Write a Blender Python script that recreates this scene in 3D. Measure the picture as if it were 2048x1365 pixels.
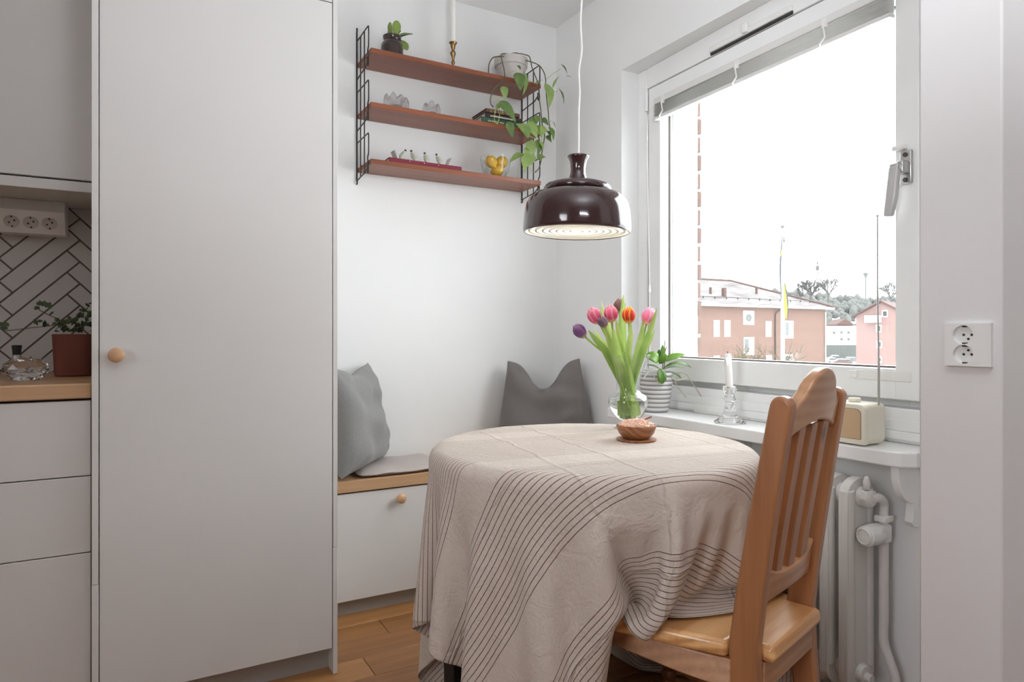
import bpy, bmesh, math, random
import numpy as np
from mathutils import Vector, Matrix
for _o in list(bpy.data.objects): bpy.data.objects.remove(_o)
SC = bpy.context.scene
COL = SC.collection
PI = math.pi
random.seed(7)
# ------------------------------------------------------------------ camera, sky, light, exposure
# axes: X along the back wall (to the window side), Y towards the back wall, Z up; eye height 1.035 m
FPX, CX, HY, EYE = 1336.0, 1024.0, 667.0, 1.035
CA, SA = 0.870878, 0.491499
cam_d = bpy.data.cameras.new('camera'); cam = bpy.data.objects.new('camera', cam_d); COL.objects.link(cam)
cam.location = (0, 0, EYE); cam.rotation_euler = (PI/2, 0, -math.asin(SA))
cam_d.sensor_width = 36; cam_d.lens = FPX/2048*36; cam_d.shift_y = -15.5/2048
cam_d.clip_start = 0.02; cam_d.clip_end = 3000
SC.camera = cam
W = bpy.data.worlds.new('overcast_sky'); SC.world = W; W.use_nodes = True
bg = W.node_tree.nodes['Background']; bg.inputs[0].default_value = (0.95, 0.98, 1.02, 1); bg.inputs[1].default_value = SKY = 4.6
def area(name, loc, target, sx, sy, power, col=(1, 1, 1)):
    d = bpy.data.lights.new(name, 'AREA'); d.shape = 'RECTANGLE'; d.size = sx; d.size_y = sy; d.energy = power; d.color = col
    o = bpy.data.objects.new(name, d); COL.objects.link(o); o.location = loc
    o.rotation_euler = (Vector(target)-Vector(loc)).to_track_quat('-Z', 'Y').to_euler(); return o
# the bright side of the overcast sky, high outside the window to the right: a wide soft sun
_s = bpy.data.lights.new('hazy_sun', 'SUN'); _s.energy = 2.6; _s.angle = math.radians(70); _s.color = (0.975, 0.985, 1.005)
_so = bpy.data.objects.new('hazy_sun', _s); COL.objects.link(_so); _so.rotation_euler = Vector((-.80, .42, -.30)).to_track_quat('-Z', 'Y').to_euler()
# added soft fill from behind the camera; the rear wall has no window
area('rear_fill_light', (-0.6, -2.5, 1.55), (0.9, 1.8, 1.15), 2.2, 1.6, 1.5, (0.95, 0.985, 1.04))
area('left_fill_light', (-2.55, -0.35, 1.75), (1.78, 1.45, 1.25), 1.1, 1.5, 5.2, (0.95, 0.985, 1.04)).data.spread = math.radians(62)  # added fill from the left, narrowed to brighten the window wall
# added fill out of view, bounced off the ceiling; no lamp stands there
area('ceiling_bounce_fill', (0.45, -0.15, 1.85), (0.6, 0.1, 2.5), 0.5, 0.5, 19, (0.95, 0.985, 1.05))
SC.view_settings.view_transform = 'Standard'; SC.view_settings.look = 'None'
SC.view_settings.gamma = 1; SC.view_settings.use_curve_mapping = False; SC.view_settings.exposure = 0.42
SC.cycles.max_bounces = 14; SC.cycles.diffuse_bounces = 6; SC.cycles.transmission_bounces = 12; SC.cycles.transparent_max_bounces = 16
SC.cycles.sample_clamp_indirect = 6

# ------------------------------------------------------------------ picture -> room helpers (used to measure positions on real planes)
def _ray(px, py):
    k = (px-CX)/FPX; m = (HY-py)/FPX
    return Vector((CA*k+SA, -SA*k+CA, m))
def at(px, py, t): return _ray(px, py)*t + Vector((0, 0, EYE))
def onX(px, py, x): d = _ray(px, py); return d*(x/d.x) + Vector((0, 0, EYE))
def onY(px, py, y): d = _ray(px, py); return d*(y/d.y) + Vector((0, 0, EYE))
def rf(r, f, z=0): return Vector((CA*r+SA*f, -SA*r+CA*f, z))

# ------------------------------------------------------------------ mesh helpers
class MB:
    def __init__(s): s.v = []; s.f = []; s.m = []; s.uv = None
    def add(s, vs, fs, mi=0):
        n = len(s.v); s.v += [tuple(v) for v in vs]; s.f += [tuple(i+n for i in f) for f in fs]; s.m += [mi]*len(fs); return s
    def box(s, x0, y0, z0, x1, y1, z1, mi=0):
        v = [(x, y, z) for x in (x0, x1) for y in (y0, y1) for z in (z0, z1)]
        return s.add(v, [(0,1,3,2), (4,6,7,5), (0,4,5,1), (2,3,7,6), (0,2,6,4), (1,5,7,3)], mi)
    def prism(s, poly, ax, a0, a1, mi=0):
        n = len(poly)
        def p(q, a):
            return {'x': (a, q[0], q[1]), 'y': (q[0], a, q[1]), 'z': (q[0], q[1], a)}[ax]
        v = [p(q, a0) for q in poly] + [p(q, a1) for q in poly]
        return s.add(v, [tuple(range(n)), tuple(range(2*n-1, n-1, -1))] + [(i, (i+1) % n, n+(i+1) % n, n+i) for i in range(n)], mi)
    def tube(s, pts, r, n=8, cap=True, closed=False, mi=0):
        pts = [Vector(p) for p in pts]; N = len(pts)
        rs = r if isinstance(r, (list, tuple)) else [r]*N
        base = len(s.v); prev = None
        for i, p in enumerate(pts):
            a = pts[(i-1) % N] if (i > 0 or closed) else p; b = pts[(i+1) % N] if (i < N-1 or closed) else p
            t = (b-a)
            t = t.normalized() if t.length > 1e-9 else Vector((0, 0, 1))
            if prev is None:
                h = Vector((1, 0, 0)) if abs(t.x) < .9 else Vector((0, 1, 0)); u = t.cross(h).normalized()
            else:
                u = (prev - t*prev.dot(t)); u = u.normalized() if u.length > 1e-6 else t.orthogonal().normalized()
            prev = u; w = t.cross(u)
            for k in range(n):
                q = 2*PI*k/n; s.v.append(tuple(p + (u*math.cos(q)+w*math.sin(q))*rs[i]))
        M = N if closed else N-1
        for i in range(M):
            for k in range(n):
                a = base+i*n; b = base+((i+1) % N)*n
                s.f.append((a+k, a+(k+1) % n, b+(k+1) % n, b+k)); s.m.append(mi)
        if cap and not closed:
            s.f.append(tuple(base+k for k in range(n-1, -1, -1))); s.f.append(tuple(base+(N-1)*n+k for k in range(n))); s.m += [mi, mi]
        return s
    def lathe(s, prof, c=(0, 0, 0), n=32, ax='z', wob=None, mi=0):
        base = len(s.v); idx = []
        for i, (r, z) in enumerate(prof):
            if r < 1e-6:
                idx.append([len(s.v)]); q = (0, 0, z); s.v.append(s._ax(q, c, ax)); continue
            row = []
            for k in range(n):
                a = 2*PI*k/n; rr = r*(wob(a, i) if wob else 1)
                row.append(len(s.v)); s.v.append(s._ax((rr*math.cos(a), rr*math.sin(a), z), c, ax))
            idx.append(row)
        for i in range(len(prof)-1):
            A, B = idx[i], idx[i+1]
            if len(A) == 1 and len(B) == 1: continue
            for k in range(n):
                k2 = (k+1) % n
                if len(A) == 1: f = (A[0], B[k2], B[k])
                elif len(B) == 1: f = (A[k], A[k2], B[0])
                else: f = (A[k], A[k2], B[k2], B[k])
                s.f.append(f); s.m.append(mi)
        return s
    @staticmethod
    def _ax(q, c, ax):
        x, y, z = q
        if ax == 'x': x, y, z = z, x, y
        elif ax == '-x': x, y, z = -z, x, -y
        elif ax == '-y': x, y, z = x, -z, y
        elif ax == 'y': x, y, z = y, z, x
        return (x+c[0], y+c[1], z+c[2])
    def ball(s, c, rx, ry=None, rz=None, n=16, m=10, mi=0):
        ry = rx if ry is None else ry; rz = rx if rz is None else rz
        b = len(s.v); s.lathe([(math.sin(PI*i/m) if 0 < i < m else 0, -math.cos(PI*i/m)) for i in range(m+1)], n=n, mi=mi)
        for i in range(b, len(s.v)):
            x, y, z = s.v[i]; s.v[i] = (c[0]+x*rx, c[1]+y*ry, c[2]+z*rz)
        return s
    def grid(s, fn, nu, nv, mi=0, wrap=False):
        b = len(s.v)
        for i in range(nu):
            for j in range(nv): s.v.append(tuple(fn(i/(nu-1), j/(nv-1))))
        for i in range(nu-1):
            for j in range(nv-1): s.f.append((b+i*nv+j, b+(i+1)*nv+j, b+(i+1)*nv+j+1, b+i*nv+j+1)); s.m.append(mi)
        return s
    def xform(s, M, start=0):
        for i in range(start, len(s.v)): s.v[i] = tuple(M @ Vector(s.v[i]))
        return s
    def build(s, name, mat, parent=None, local=False, bevel=0, seg=2, smooth=35, sub=0, solid=0, fix=True, origin=None, sharp=None):
        if parent is not None and not local:
            off = Vector((0, 0, 0)); q = parent
            while q is not None: off += q.location; q = q.parent
        elif parent is None:
            if origin is None:
                A = np.array(s.v); off = Vector(((A[:, 0].min()+A[:, 0].max())/2, (A[:, 1].min()+A[:, 1].max())/2, A[:, 2].min()))
            else: off = Vector(origin)
        else: off = Vector((0, 0, 0))
        me = bpy.data.meshes.new(name)
        me.from_pydata([(v[0]-off.x, v[1]-off.y, v[2]-off.z) for v in s.v], [], s.f)
        if fix:
            bm = bmesh.new(); bm.from_mesh(me); bmesh.ops.recalc_face_normals(bm, faces=bm.faces); bm.to_mesh(me); bm.free()
        mats = mat if isinstance(mat, (list, tuple)) else [mat]
        for q in mats: me.materials.append(q)
        if len(mats) > 1: me.polygons.foreach_set('material_index', s.m)
        if smooth:
            me.polygons.foreach_set('use_smooth', [True]*len(me.polygons))
            if smooth < 180: me.set_sharp_from_angle(angle=math.radians(smooth))
        me.update()
        o = bpy.data.objects.new(name, me); COL.objects.link(o)
        if parent is not None: o.parent = parent
        else: o.location = off
        if bevel:
            b = o.modifiers.new('edge', 'BEVEL'); b.width = bevel; b.segments = seg; b.limit_method = 'ANGLE'; b.angle_limit = math.radians(40)
        if solid:
            d = o.modifiers.new('thick', 'SOLIDIFY'); d.thickness = solid; d.offset = 0
        if sub:
            d = o.modifiers.new('sub', 'SUBSURF'); d.levels = sub; d.render_levels = sub
        return o
def tag(o, label=None, cat=None, group=None, kind=None):
    if label: o['label'] = label
    if cat: o['category'] = cat
    if group: o['group'] = group
    if kind: o['kind'] = kind
    return o
def thing(name, label, cat, loc=(0, 0, 0), rz=0, group=None, kind=None):
    o = bpy.data.objects.new(name, None); COL.objects.link(o); o.location = loc; o.rotation_euler = (0, 0, rz); o.empty_display_size = .05
    return tag(o, label, cat, group, kind)
def copy_of(o, parent=None, loc=None, rot=None, name=None):
    c = o.copy(); COL.objects.link(c)
    if parent is not None: c.parent = parent
    if loc is not None: c.location = loc
    if rot is not None: c.rotation_euler = rot
    return c
def smooth_path(pts, n=6):
    pts = [Vector(p) for p in pts]; out = []
    P = [pts[0]*2-pts[1]] + pts + [pts[-1]*2-pts[-2]]
    for i in range(1, len(P)-2):
        for k in range(n):
            t = k/n; a, b, c, d = P[i-1:i+3]
            out.append(.5*((2*b)+(c-a)*t+(2*a-5*b+4*c-d)*t*t+(3*b-a-3*c+d)*t**3))
    out.append(pts[-1]); return out
SHAPES = {'heart': [(0, .10), (.06, .55), (.18, .92), (.32, 1), (.5, .86), (.68, .6), (.84, .32), (.94, .12), (1, .0)],
          'oval': [(0, .12), (.12, .5), (.3, .88), (.5, 1), (.7, .93), (.85, .68), (.95, .36), (1, .04)],
          'lance': [(0, .55), (.15, .8), (.35, 1), (.55, .9), (.75, .62), (.9, .28), (1, .01)],
          'blade': [(0, .9), (.3, 1), (.6, .85), (.8, .6), (.93, .3), (1, .02)],
          'spoon': [(0, .14), (.15, .3), (.35, .7), (.55, .97), (.72, 1), (.87, .75), (.96, .4), (1, .05)]}
def leaf(mb, base, tip, width, nrm, shape='oval', bow=0.12, fold=0.25, wave=0, path=None, mi=0):
    """a leaf blade from base to tip; nrm is the side it shows; bow lifts the middle, fold makes the V along the midrib"""
    base, tip, nrm = Vector(base), Vector(tip), Vector(nrm)
    pr = SHAPES[shape]; L = (tip-base).length
    if path is None:
        nn = (nrm-(tip-base).normalized()*nrm.dot((tip-base).normalized())).normalized()
        path = [base+(tip-base)*t+nn*(bow*L*4*t*(1-t)) for t, _ in pr]
    else:
        pp = smooth_path(path, 8); path = [pp[min(len(pp)-1, int(round(t*(len(pp)-1))))] for t, _ in pr]
    rows = len(pr); b0 = len(mb.v); K = 5
    for i, (t, w) in enumerate(pr):
        d = (path[min(i+1, rows-1)]-path[max(i-1, 0)]).normalized()
        side = d.cross(nrm); side = side.normalized() if side.length > 1e-5 else d.orthogonal().normalized()
        up = side.cross(d).normalized(); hw = width/2*w
        for k in range(K):
            q = (k-(K-1)/2)/((K-1)/2)
            mb.v.append(tuple(path[i]+side*hw*q+up*(abs(q)*hw*fold+wave*hw*math.sin(9*t+2*q))))
    for i in range(rows-1):
        for k in range(K-1):
            a = b0+i*K+k; mb.f.append((a, a+1, a+K+1, a+K)); mb.m.append(mi)
    return mb

# ------------------------------------------------------------------ materials
def _mat(name):
    m = bpy.data.materials.new(name); m.use_nodes = True; nt = m.node_tree; b = nt.nodes['Principled BSDF']; return m, nt, b
def _obj(nt, scale=(1, 1, 1), rnd=False):
    tc = nt.nodes.new('ShaderNodeTexCoord'); mp = nt.nodes.new('ShaderNodeMapping'); mp.inputs['Scale'].default_value = scale
    if rnd:
        oi = nt.nodes.new('ShaderNodeObjectInfo'); ad = nt.nodes.new('ShaderNodeVectorMath'); ad.operation = 'ADD'
        ml = nt.nodes.new('ShaderNodeVectorMath'); ml.operation = 'SCALE'; ml.inputs[0].default_value = (13.1, 7.7, 5.3)
        nt.links.new(oi.outputs['Random'], ml.inputs['Scale']); nt.links.new(ml.outputs[0], ad.inputs[1]); nt.links.new(tc.outputs['Object'], ad.inputs[0])
        nt.links.new(ad.outputs[0], mp.inputs[0])
    else: nt.links.new(tc.outputs['Object'], mp.inputs[0])
    return mp.outputs[0]
def _noise(nt, vec, scale, detail=3, rough=.5, dist=0):
    n = nt.nodes.new('ShaderNodeTexNoise'); n.inputs['Scale'].default_value = scale; n.inputs['Detail'].default_value = detail
    n.inputs['Roughness'].default_value = rough; n.inputs['Distortion'].default_value = dist
    if vec is not None: nt.links.new(vec, n.inputs['Vector'])
    return n.outputs[0]
def _ramp(nt, fac, stops):
    r = nt.nodes.new('ShaderNodeValToRGB'); e = r.color_ramp.elements
    while len(e) < len(stops): e.new(.5)
    for i, (p, c) in enumerate(stops): e[i].position = p; e[i].color = (*c, 1)
    nt.links.new(fac, r.inputs[0]); return r.outputs[0]
def _bump(nt, b, h, strength=.2, dist=.01, prev=None):
    n = nt.nodes.new('ShaderNodeBump'); n.inputs['Strength'].default_value = strength; n.inputs['Distance'].default_value = dist
    nt.links.new(h, n.inputs['Height'])
    if prev is not None: nt.links.new(prev, n.inputs['Normal'])
    nt.links.new(n.outputs[0], b.inputs['Normal']); return n.outputs[0]
def lin(c): return tuple(((v/255)/12.92 if v/255 <= .04045 else ((v/255+.055)/1.055)**2.4) for v in c)
def plain(name, rgb, rough=.5, metal=0, vary=.06, vscale=3, bump=0, bscale=200, spec=.5, coat=0, sss=0, trans=0):
    m, nt, b = _mat(name); c = lin(rgb)
    v = _noise(nt, _obj(nt), vscale, 4)
    col = _ramp(nt, v, [(.3, tuple(x*(1-vary) for x in c)), (.7, tuple(min(1, x*(1+vary)) for x in c))])
    nt.links.new(col, b.inputs['Base Color'])
    b.inputs['Roughness'].default_value = rough; b.inputs['Metallic'].default_value = metal; b.inputs['Specular IOR Level'].default_value = spec
    b.inputs['Coat Weight'].default_value = coat; b.inputs['Coat Roughness'].default_value = .05
    if bump: _bump(nt, b, _noise(nt, _obj(nt), bscale, 3), bump, .002)
    if sss: b.inputs['Subsurface Weight'].default_value = sss; b.inputs['Subsurface Radius'].default_value = (.02, .012, .008); b.inputs['Subsurface Scale'].default_value = .3
    return m
def wood(name, cols, axis='x', rough=.4, ring=1.0, fine=1.0, knots=False, rnd=False, coat=0.0, wave=.16):
    """grain along one axis of the object; cols dark..light"""
    m, nt, b = _mat(name); cs = [lin(c) for c in cols]
    k = {'x': (.09, 1, 1), 'y': (1, .09, 1), 'z': (1, 1, .09)}[axis]
    vec = _obj(nt, k, rnd)
    w = nt.nodes.new('ShaderNodeTexWave'); w.wave_type = 'RINGS'; w.rings_direction = {'x': 'X', 'y': 'Y', 'z': 'Z'}[axis]
    w.inputs['Scale'].default_value = 9*ring; w.inputs['Distortion'].default_value = 3.2; w.inputs['Detail'].default_value = 3; w.inputs['Detail Scale'].default_value = .8
    nt.links.new(vec, w.inputs['Vector'])
    n1 = _noise(nt, vec, 6, 5, .6, .6); n2 = _noise(nt, _obj(nt, tuple(70 if q == 1 else 3 for q in k), rnd), fine, 3, .7)
    mx = nt.nodes.new('ShaderNodeMath'); mx.operation = 'MULTIPLY_ADD'; mx.inputs[1].default_value = wave; nt.links.new(w.outputs['Fac'], mx.inputs[0])
    m2 = nt.nodes.new('ShaderNodeMath'); m2.operation = 'MULTIPLY_ADD'; m2.inputs[1].default_value = .45; nt.links.new(n1, m2.inputs[0])
    m3 = nt.nodes.new('ShaderNodeMath'); m3.operation = 'MULTIPLY'; m3.inputs[1].default_value = .25; nt.links.new(n2, m3.inputs[0])
    nt.links.new(m3.outputs[0], m2.inputs[2]); nt.links.new(m2.outputs[0], mx.inputs[2])
    fac = mx.outputs[0]
    if rnd:
        oi = nt.nodes.new('ShaderNodeObjectInfo'); ma = nt.nodes.new('ShaderNodeMath'); ma.operation = 'MULTIPLY_ADD'; ma.inputs[1].default_value = .28
        nt.links.new(oi.outputs['Random'], ma.inputs[0]); sb = nt.nodes.new('ShaderNodeMath'); sb.operation = 'SUBTRACT'; sb.inputs[1].default_value = .14
        nt.links.new(fac, sb.inputs[0]); nt.links.new(sb.outputs[0], ma.inputs[2]); fac = ma.outputs[0]
    col = _ramp(nt, fac, [(.26-.1*(.3-wave)+.5*i/(len(cs)-1), c) for i, c in enumerate(cs)])
    if knots:
        vo = nt.nodes.new('ShaderNodeTexVoronoi'); vo.inputs['Scale'].default_value = 5.5; nt.links.new(_obj(nt, tuple(.5 if q != 1 else 1 for q in k), rnd), vo.inputs['Vector'])
        kn = _ramp(nt, vo.outputs['Distance'], [(.03, (0, 0, 0)), (.075, (1, 1, 1))])
        mm = nt.nodes.new('ShaderNodeMix'); mm.data_type = 'RGBA'; nt.links.new(kn, mm.inputs[0]); mm.inputs[6].default_value = (*[q*.4 for q in cs[0]], 1); nt.links.new(col, mm.inputs[7]); col = mm.outputs[2]
    nt.links.new(col, b.inputs['Base Color']); b.inputs['Roughness'].default_value = rough; b.inputs['Coat Weight'].default_value = coat
    _bump(nt, b, n2, .12, .002)
    return m
def glass(name, col=(1, 1, 1), rough=0.0, ior=1.46):
    m, nt, b = _mat(name); b.inputs['Base Color'].default_value = (*col, 1); b.inputs['Transmission Weight'].default_value = 1
    b.inputs['Roughness'].default_value = rough; b.inputs['IOR'].default_value = ior; return m
def pane_glass(name, tint=(.97, .985, .98), power=4, edge=.45, base=.035):
    m = bpy.data.materials.new(name); m.use_nodes = True; nt = m.node_tree; nt.nodes.clear()
    o = nt.nodes.new('ShaderNodeOutputMaterial'); mx = nt.nodes.new('ShaderNodeMixShader'); t = nt.nodes.new('ShaderNodeBsdfTransparent'); g = nt.nodes.new('ShaderNodeBsdfGlossy')
    t.inputs[0].default_value = (*tint, 1); g.inputs['Roughness'].default_value = .01; fr = nt.nodes.new('ShaderNodeLayerWeight'); fr.inputs[0].default_value = .5; pw = nt.nodes.new('ShaderNodeMath'); pw.operation = 'POWER'; pw.inputs[1].default_value = power; nt.links.new(fr.outputs['Facing'], pw.inputs[0])
    ml = nt.nodes.new('ShaderNodeMath'); ml.operation = 'MULTIPLY_ADD'; ml.inputs[1].default_value = edge; ml.inputs[2].default_value = base; nt.links.new(pw.outputs[0], ml.inputs[0]); nt.links.new(ml.outputs[0], mx.inputs[0]); nt.links.new(t.outputs[0], mx.inputs[1]); nt.links.new(g.outputs[0], mx.inputs[2]); nt.links.new(mx.outputs[0], o.inputs[0]); return m
def leafmat(name, a, b_, rough=.4, trans=.35):
    m = bpy.data.materials.new(name); m.use_nodes = True; nt = m.node_tree; b = nt.nodes['Principled BSDF']
    oi = nt.nodes.new('ShaderNodeObjectInfo'); n = _noise(nt, _obj(nt), 25, 3)
    ad = nt.nodes.new('ShaderNodeMath'); ad.operation = 'MULTIPLY_ADD'; ad.inputs[1].default_value = .7; nt.links.new(oi.outputs['Random'], ad.inputs[0])
    sb = nt.nodes.new('ShaderNodeMath'); sb.operation = 'MULTIPLY_ADD'; sb.inputs[1].default_value = .7; sb.inputs[2].default_value = -.2; nt.links.new(n, sb.inputs[0]); nt.links.new(sb.outputs[0], ad.inputs[2])
    c = _ramp(nt, ad.outputs[0], [(0, lin(a)), (1, lin(b_))]); nt.links.new(c, b.inputs['Base Color']); b.inputs['Roughness'].default_value = rough
    tr = nt.nodes.new('ShaderNodeBsdfTranslucent'); nt.links.new(c, tr.inputs[0]); mx = nt.nodes.new('ShaderNodeMixShader'); mx.inputs[0].default_value = trans
    nt.links.new(b.outputs[0], mx.inputs[1]); nt.links.new(tr.outputs[0], mx.inputs[2]); nt.links.new(mx.outputs[0], nt.nodes['Material Output'].inputs[0]); return m
def fabric(name, rgb, vary=.06, scale=420, bump=.35, sheen=.2):
    m, nt, b = _mat(name); c = lin(rgb); vec = _obj(nt)
    n = _noise(nt, _obj(nt, (1, 1, .35)), scale, 2); big = _noise(nt, vec, 9, 4)
    col = _ramp(nt, n, [(.3, tuple(x*(1-vary*2) for x in c)), (.7, tuple(x*(1+vary) for x in c))]); nt.links.new(col, b.inputs['Base Color'])
    b.inputs['Roughness'].default_value = .9; b.inputs['Specular IOR Level'].default_value = .15; b.inputs['Sheen Weight'].default_value = sheen
    p = _bump(nt, b, n, bump, .0015); _bump(nt, b, big, .25, .012, p); return m

M = {}
M['wall'] = plain('white_wall_paint', (238, 238, 237), .7, vary=.015, bump=.08, bscale=90, spec=.25)
M['ceil'] = plain('white_ceiling_paint', (245, 245, 245), .8, vary=.01, spec=.2)
M['trim'] = plain('white_gloss_paint', (242, 242, 241), .35, vary=.02, vscale=7, bump=.05, bscale=40)
M['partition'] = plain('white_partition_paint', (228, 226, 225), .65, vary=.015, bump=.06, bscale=90, spec=.25)
M['cab'] = plain('light_grey_cabinet_lacquer', (222, 220, 217), .42, vary=.012, spec=.4)
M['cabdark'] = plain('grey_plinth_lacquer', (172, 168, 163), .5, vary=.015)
M['gap'] = plain('dark_cabinet_interior', (60, 57, 55), .8)
M['oak'] = wood('oiled_oak_laminate', [(168, 128, 92), (196, 158, 120), (214, 180, 144)], 'x', .45, 1.0)
M['knob'] = wood('turned_beech', [(196, 152, 112), (216, 176, 138)], 'y', .4, 1.4)
M['plank'] = wood('oak_floor_plank', [(138, 92, 52), (172, 122, 74), (194, 146, 96)], 'x', .38, .8, knots=True, rnd=True, wave=.05)
M['teak'] = wood('teak_veneer', [(108, 58, 36), (148, 84, 54), (176, 108, 70)], 'x', .38, .7, coat=.1, wave=.07)
M['pine'] = wood('varnished_pine', [(150, 98, 62), (182, 126, 86), (194, 140, 100)], 'z', .33, .9, knots=True, coat=.25, wave=.12)
M['pinex'] = wood('varnished_pine_cross', [(156, 106, 70), (196, 146, 104), (212, 166, 124)], 'x', .3, 1.5, knots=True, coat=.3, wave=.10)
M['pineseat'] = wood('varnished_pine_seat_lit', [(186, 124, 72), (236, 184, 124), (246, 206, 156)], 'x', .3, 1.7, knots=True, coat=.3, wave=.2)  # seat pine lightened to carry the window light falling on it
M['pinedark'] = wood('turned_pine', [(110, 62, 34), (150, 92, 54)], 'z', .35, 1)
M['wire'] = plain('black_lacquered_wire', (38, 32, 30), .4)
M['enamel'] = plain('brown_gloss_enamel', (58, 36, 36), .12, vary=.03, coat=.6)
M['lampwhite'] = plain('white_enamel', (240, 238, 232), .35, vary=.01)
M['cord'] = plain('white_cord', (236, 234, 230), .5)
M['candle'] = plain('white_wax', (246, 244, 240), .4, vary=.01, sss=.3)
M['wick'] = plain('burnt_wick', (40, 36, 34), .9)
M['brass'] = plain('aged_brass', (150, 122, 80), .32, metal=1, vary=.2, vscale=30)
M['stonejar'] = plain('brown_glazed_stoneware', (52, 36, 34), .18, vary=.08, coat=.4)
M['concretepot'] = plain('pale_grey_cement_pot', (196, 190, 186), .85, vary=.05, vscale=30, bump=.2)
M['soil'] = plain('potting_soil', (58, 46, 38), .95, vary=.4, vscale=120, bump=1)
M['stem'] = plain('green_brown_stem', (92, 88, 58), .5, vary=.25, vscale=60)
M['palestem'] = plain('pale_green_stem', (176, 190, 110), .45, vary=.1, vscale=60)
M['leaf'] = leafmat('heart_leaf_green', (66, 100, 52), (172, 198, 116))
M['succ'] = leafmat('succulent_green', (84, 112, 58), (156, 178, 90), .45, .2)
M['ivy'] = leafmat('ivy_green', (46, 62, 38), (86, 104, 62), .5, .15)
M['orchid'] = leafmat('orchid_leaf_green', (64, 96, 60), (150, 196, 72), .35, .35)
M['tulipleaf'] = leafmat('tulip_leaf_green', (128, 164, 72), (206, 222, 140), .4, .5)
M['tulipstem'] = plain('tulip_stem_green', (156, 184, 84), .45, vary=.08, vscale=40)
M['root'] = plain('orchid_root_grey', (186, 184, 160), .6, vary=.15, vscale=60)
M['glass'] = glass('clear_glass'); M['crystal'] = glass('cut_crystal', ior=1.52)
M['thinglass'] = pane_glass('thin_blown_glass', (.965, .98, .97), 2.2, .75, .05); M['water'] = glass('vase_water', (.98, .995, .99), 0, 1.33)
M['pane'] = pane_glass('window_glass')
M['ice'] = glass('frosted_ice_glass', (.99, .99, 1.0), .08, 1.3)
_nt = M['ice'].node_tree; _t = _nt.nodes.new('ShaderNodeBsdfTransparent'); _m = _nt.nodes.new('ShaderNodeMixShader'); _m.inputs[0].default_value = .42
_d = _nt.nodes.new('ShaderNodeBsdfTranslucent'); _d.inputs[0].default_value = (.9, .91, .92, 1); _m2 = _nt.nodes.new('ShaderNodeMixShader'); _m2.inputs[0].default_value = .12
_nt.links.new(_nt.nodes['Principled BSDF'].outputs[0], _m.inputs[1]); _nt.links.new(_t.outputs[0], _m.inputs[2]); _nt.links.new(_m.outputs[0], _m2.inputs[1]); _nt.links.new(_d.outputs[0], _m2.inputs[2]); _nt.links.new(_m2.outputs[0], _nt.nodes['Material Output'].inputs[0])
M['lemon'] = plain('lemon_peel', (226, 180, 62), .42, vary=.06, vscale=40, bump=.6, bscale=260)
M['gasket'] = plain('dark_gasket', (84, 76, 72), .6)
M['chrome'] = plain('brushed_steel', (196, 194, 192), .28, metal=1, vary=.04)
M['handlegrey'] = plain('grey_handle_grip', (196, 194, 193), .35, metal=.15)
M['plastic'] = plain('white_plastic', (236, 235, 232), .3, vary=.01)
M['hole'] = plain('socket_shadow_hole', (46, 43, 42), .7)
M['slat'] = plain('white_blind_slat', (226, 225, 221), .4, vary=.02)
M['radiator'] = plain('white_radiator_enamel', (224, 221, 217), .38, vary=.02, vscale=9)
M['cushion'] = fabric('grey_linen', (142, 141, 140)); M['cushion2'] = fabric('dark_grey_linen', (118, 113, 110))
M['pad'] = fabric('pale_taupe_felt', (190, 178, 172), bump=.2)
M['tablewood'] = plain('black_table_lacquer', (30, 29, 29), .5)
M['radio'] = plain('cream_plastic', (232, 226, 208), .42, vary=.01); M['grille'] = fabric('beige_speaker_cloth', (208, 178, 142), scale=900, bump=.3)
M['terracotta'] = plain('terracotta_clay', (124, 70, 56), .8, vary=.06, bump=.2)
M['cap'] = plain('black_stopper', (24, 22, 22), .35)
M['tile'] = plain('white_glazed_tile', (206, 202, 198), .16, vary=.02, vscale=6, bump=.05, bscale=12)
M['grout'] = plain('grey_brown_grout', (120, 110, 104), .9, vary=.06, vscale=60)
M['walnut'] = wood('turned_acacia', [(104, 62, 38), (164, 108, 68), (192, 136, 90)], 'x', .4, 2.6, wave=.14)
M['saltm'] = plain('pink_salt_crystal', (236, 186, 160), .35, vary=.14, vscale=90, sss=.3)
M['salt2'] = plain('pale_salt_crystal', (246, 222, 204), .3, vary=.1, vscale=90, sss=.3)
# ------------------------------------------------------------------ the room
XW, YB, ZC = 1.7804, 2.72, 2.516
XL, YR = -2.7, -2.7
def struct(o, kind='structure'): o['kind'] = kind; return o
# floor: oak planks running along X, joints recessed over a base slab
fl = struct(MB().box(XL, YR, -.14, XW+.05, YB+.05, -.012).build('floor', M['gap']))
PW = .126; plank_me = {}
row = 0; y = YR
while y < YB-.001:
    y1 = min(y+PW, YB); x = XL - random.random()*1.0
    while x < XW:
        ln = random.choice((1.1, 1.3, 1.5)); a, b = max(x, XL), min(x+ln, XW)
        if b-a > .02:
            key = (round(b-a, 3), round(y1-y, 3))
            if key not in plank_me:
                p = MB().box(-(b-a)/2+.0008, -(y1-y)/2+.0008, -.012, (b-a)/2-.0008, (y1-y)/2-.0008, 0).build('plank', M['plank'], fl, local=True, bevel=.0012, seg=1)
                plank_me[key] = p
            else: p = copy_of(plank_me[key], fl)
            p.location = ((a+b)/2-fl.location.x, (y+y1)/2-fl.location.y, -fl.location.z)
        x += ln
    y = y1; row += 1
struct(MB().box(XL-.1, YR-.1, ZC, 2.09, YB+.1, ZC+.12).build('ceiling', M['ceil']))
wb = struct(MB().box(XL-.1, YB, -.14, 2.09, YB+.12, ZC).build('wall_back', M['wall']))
struct(MB().box(XL-.12, YR, -.14, XL, YB, ZC).build('wall_left', M['wall']))
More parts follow.
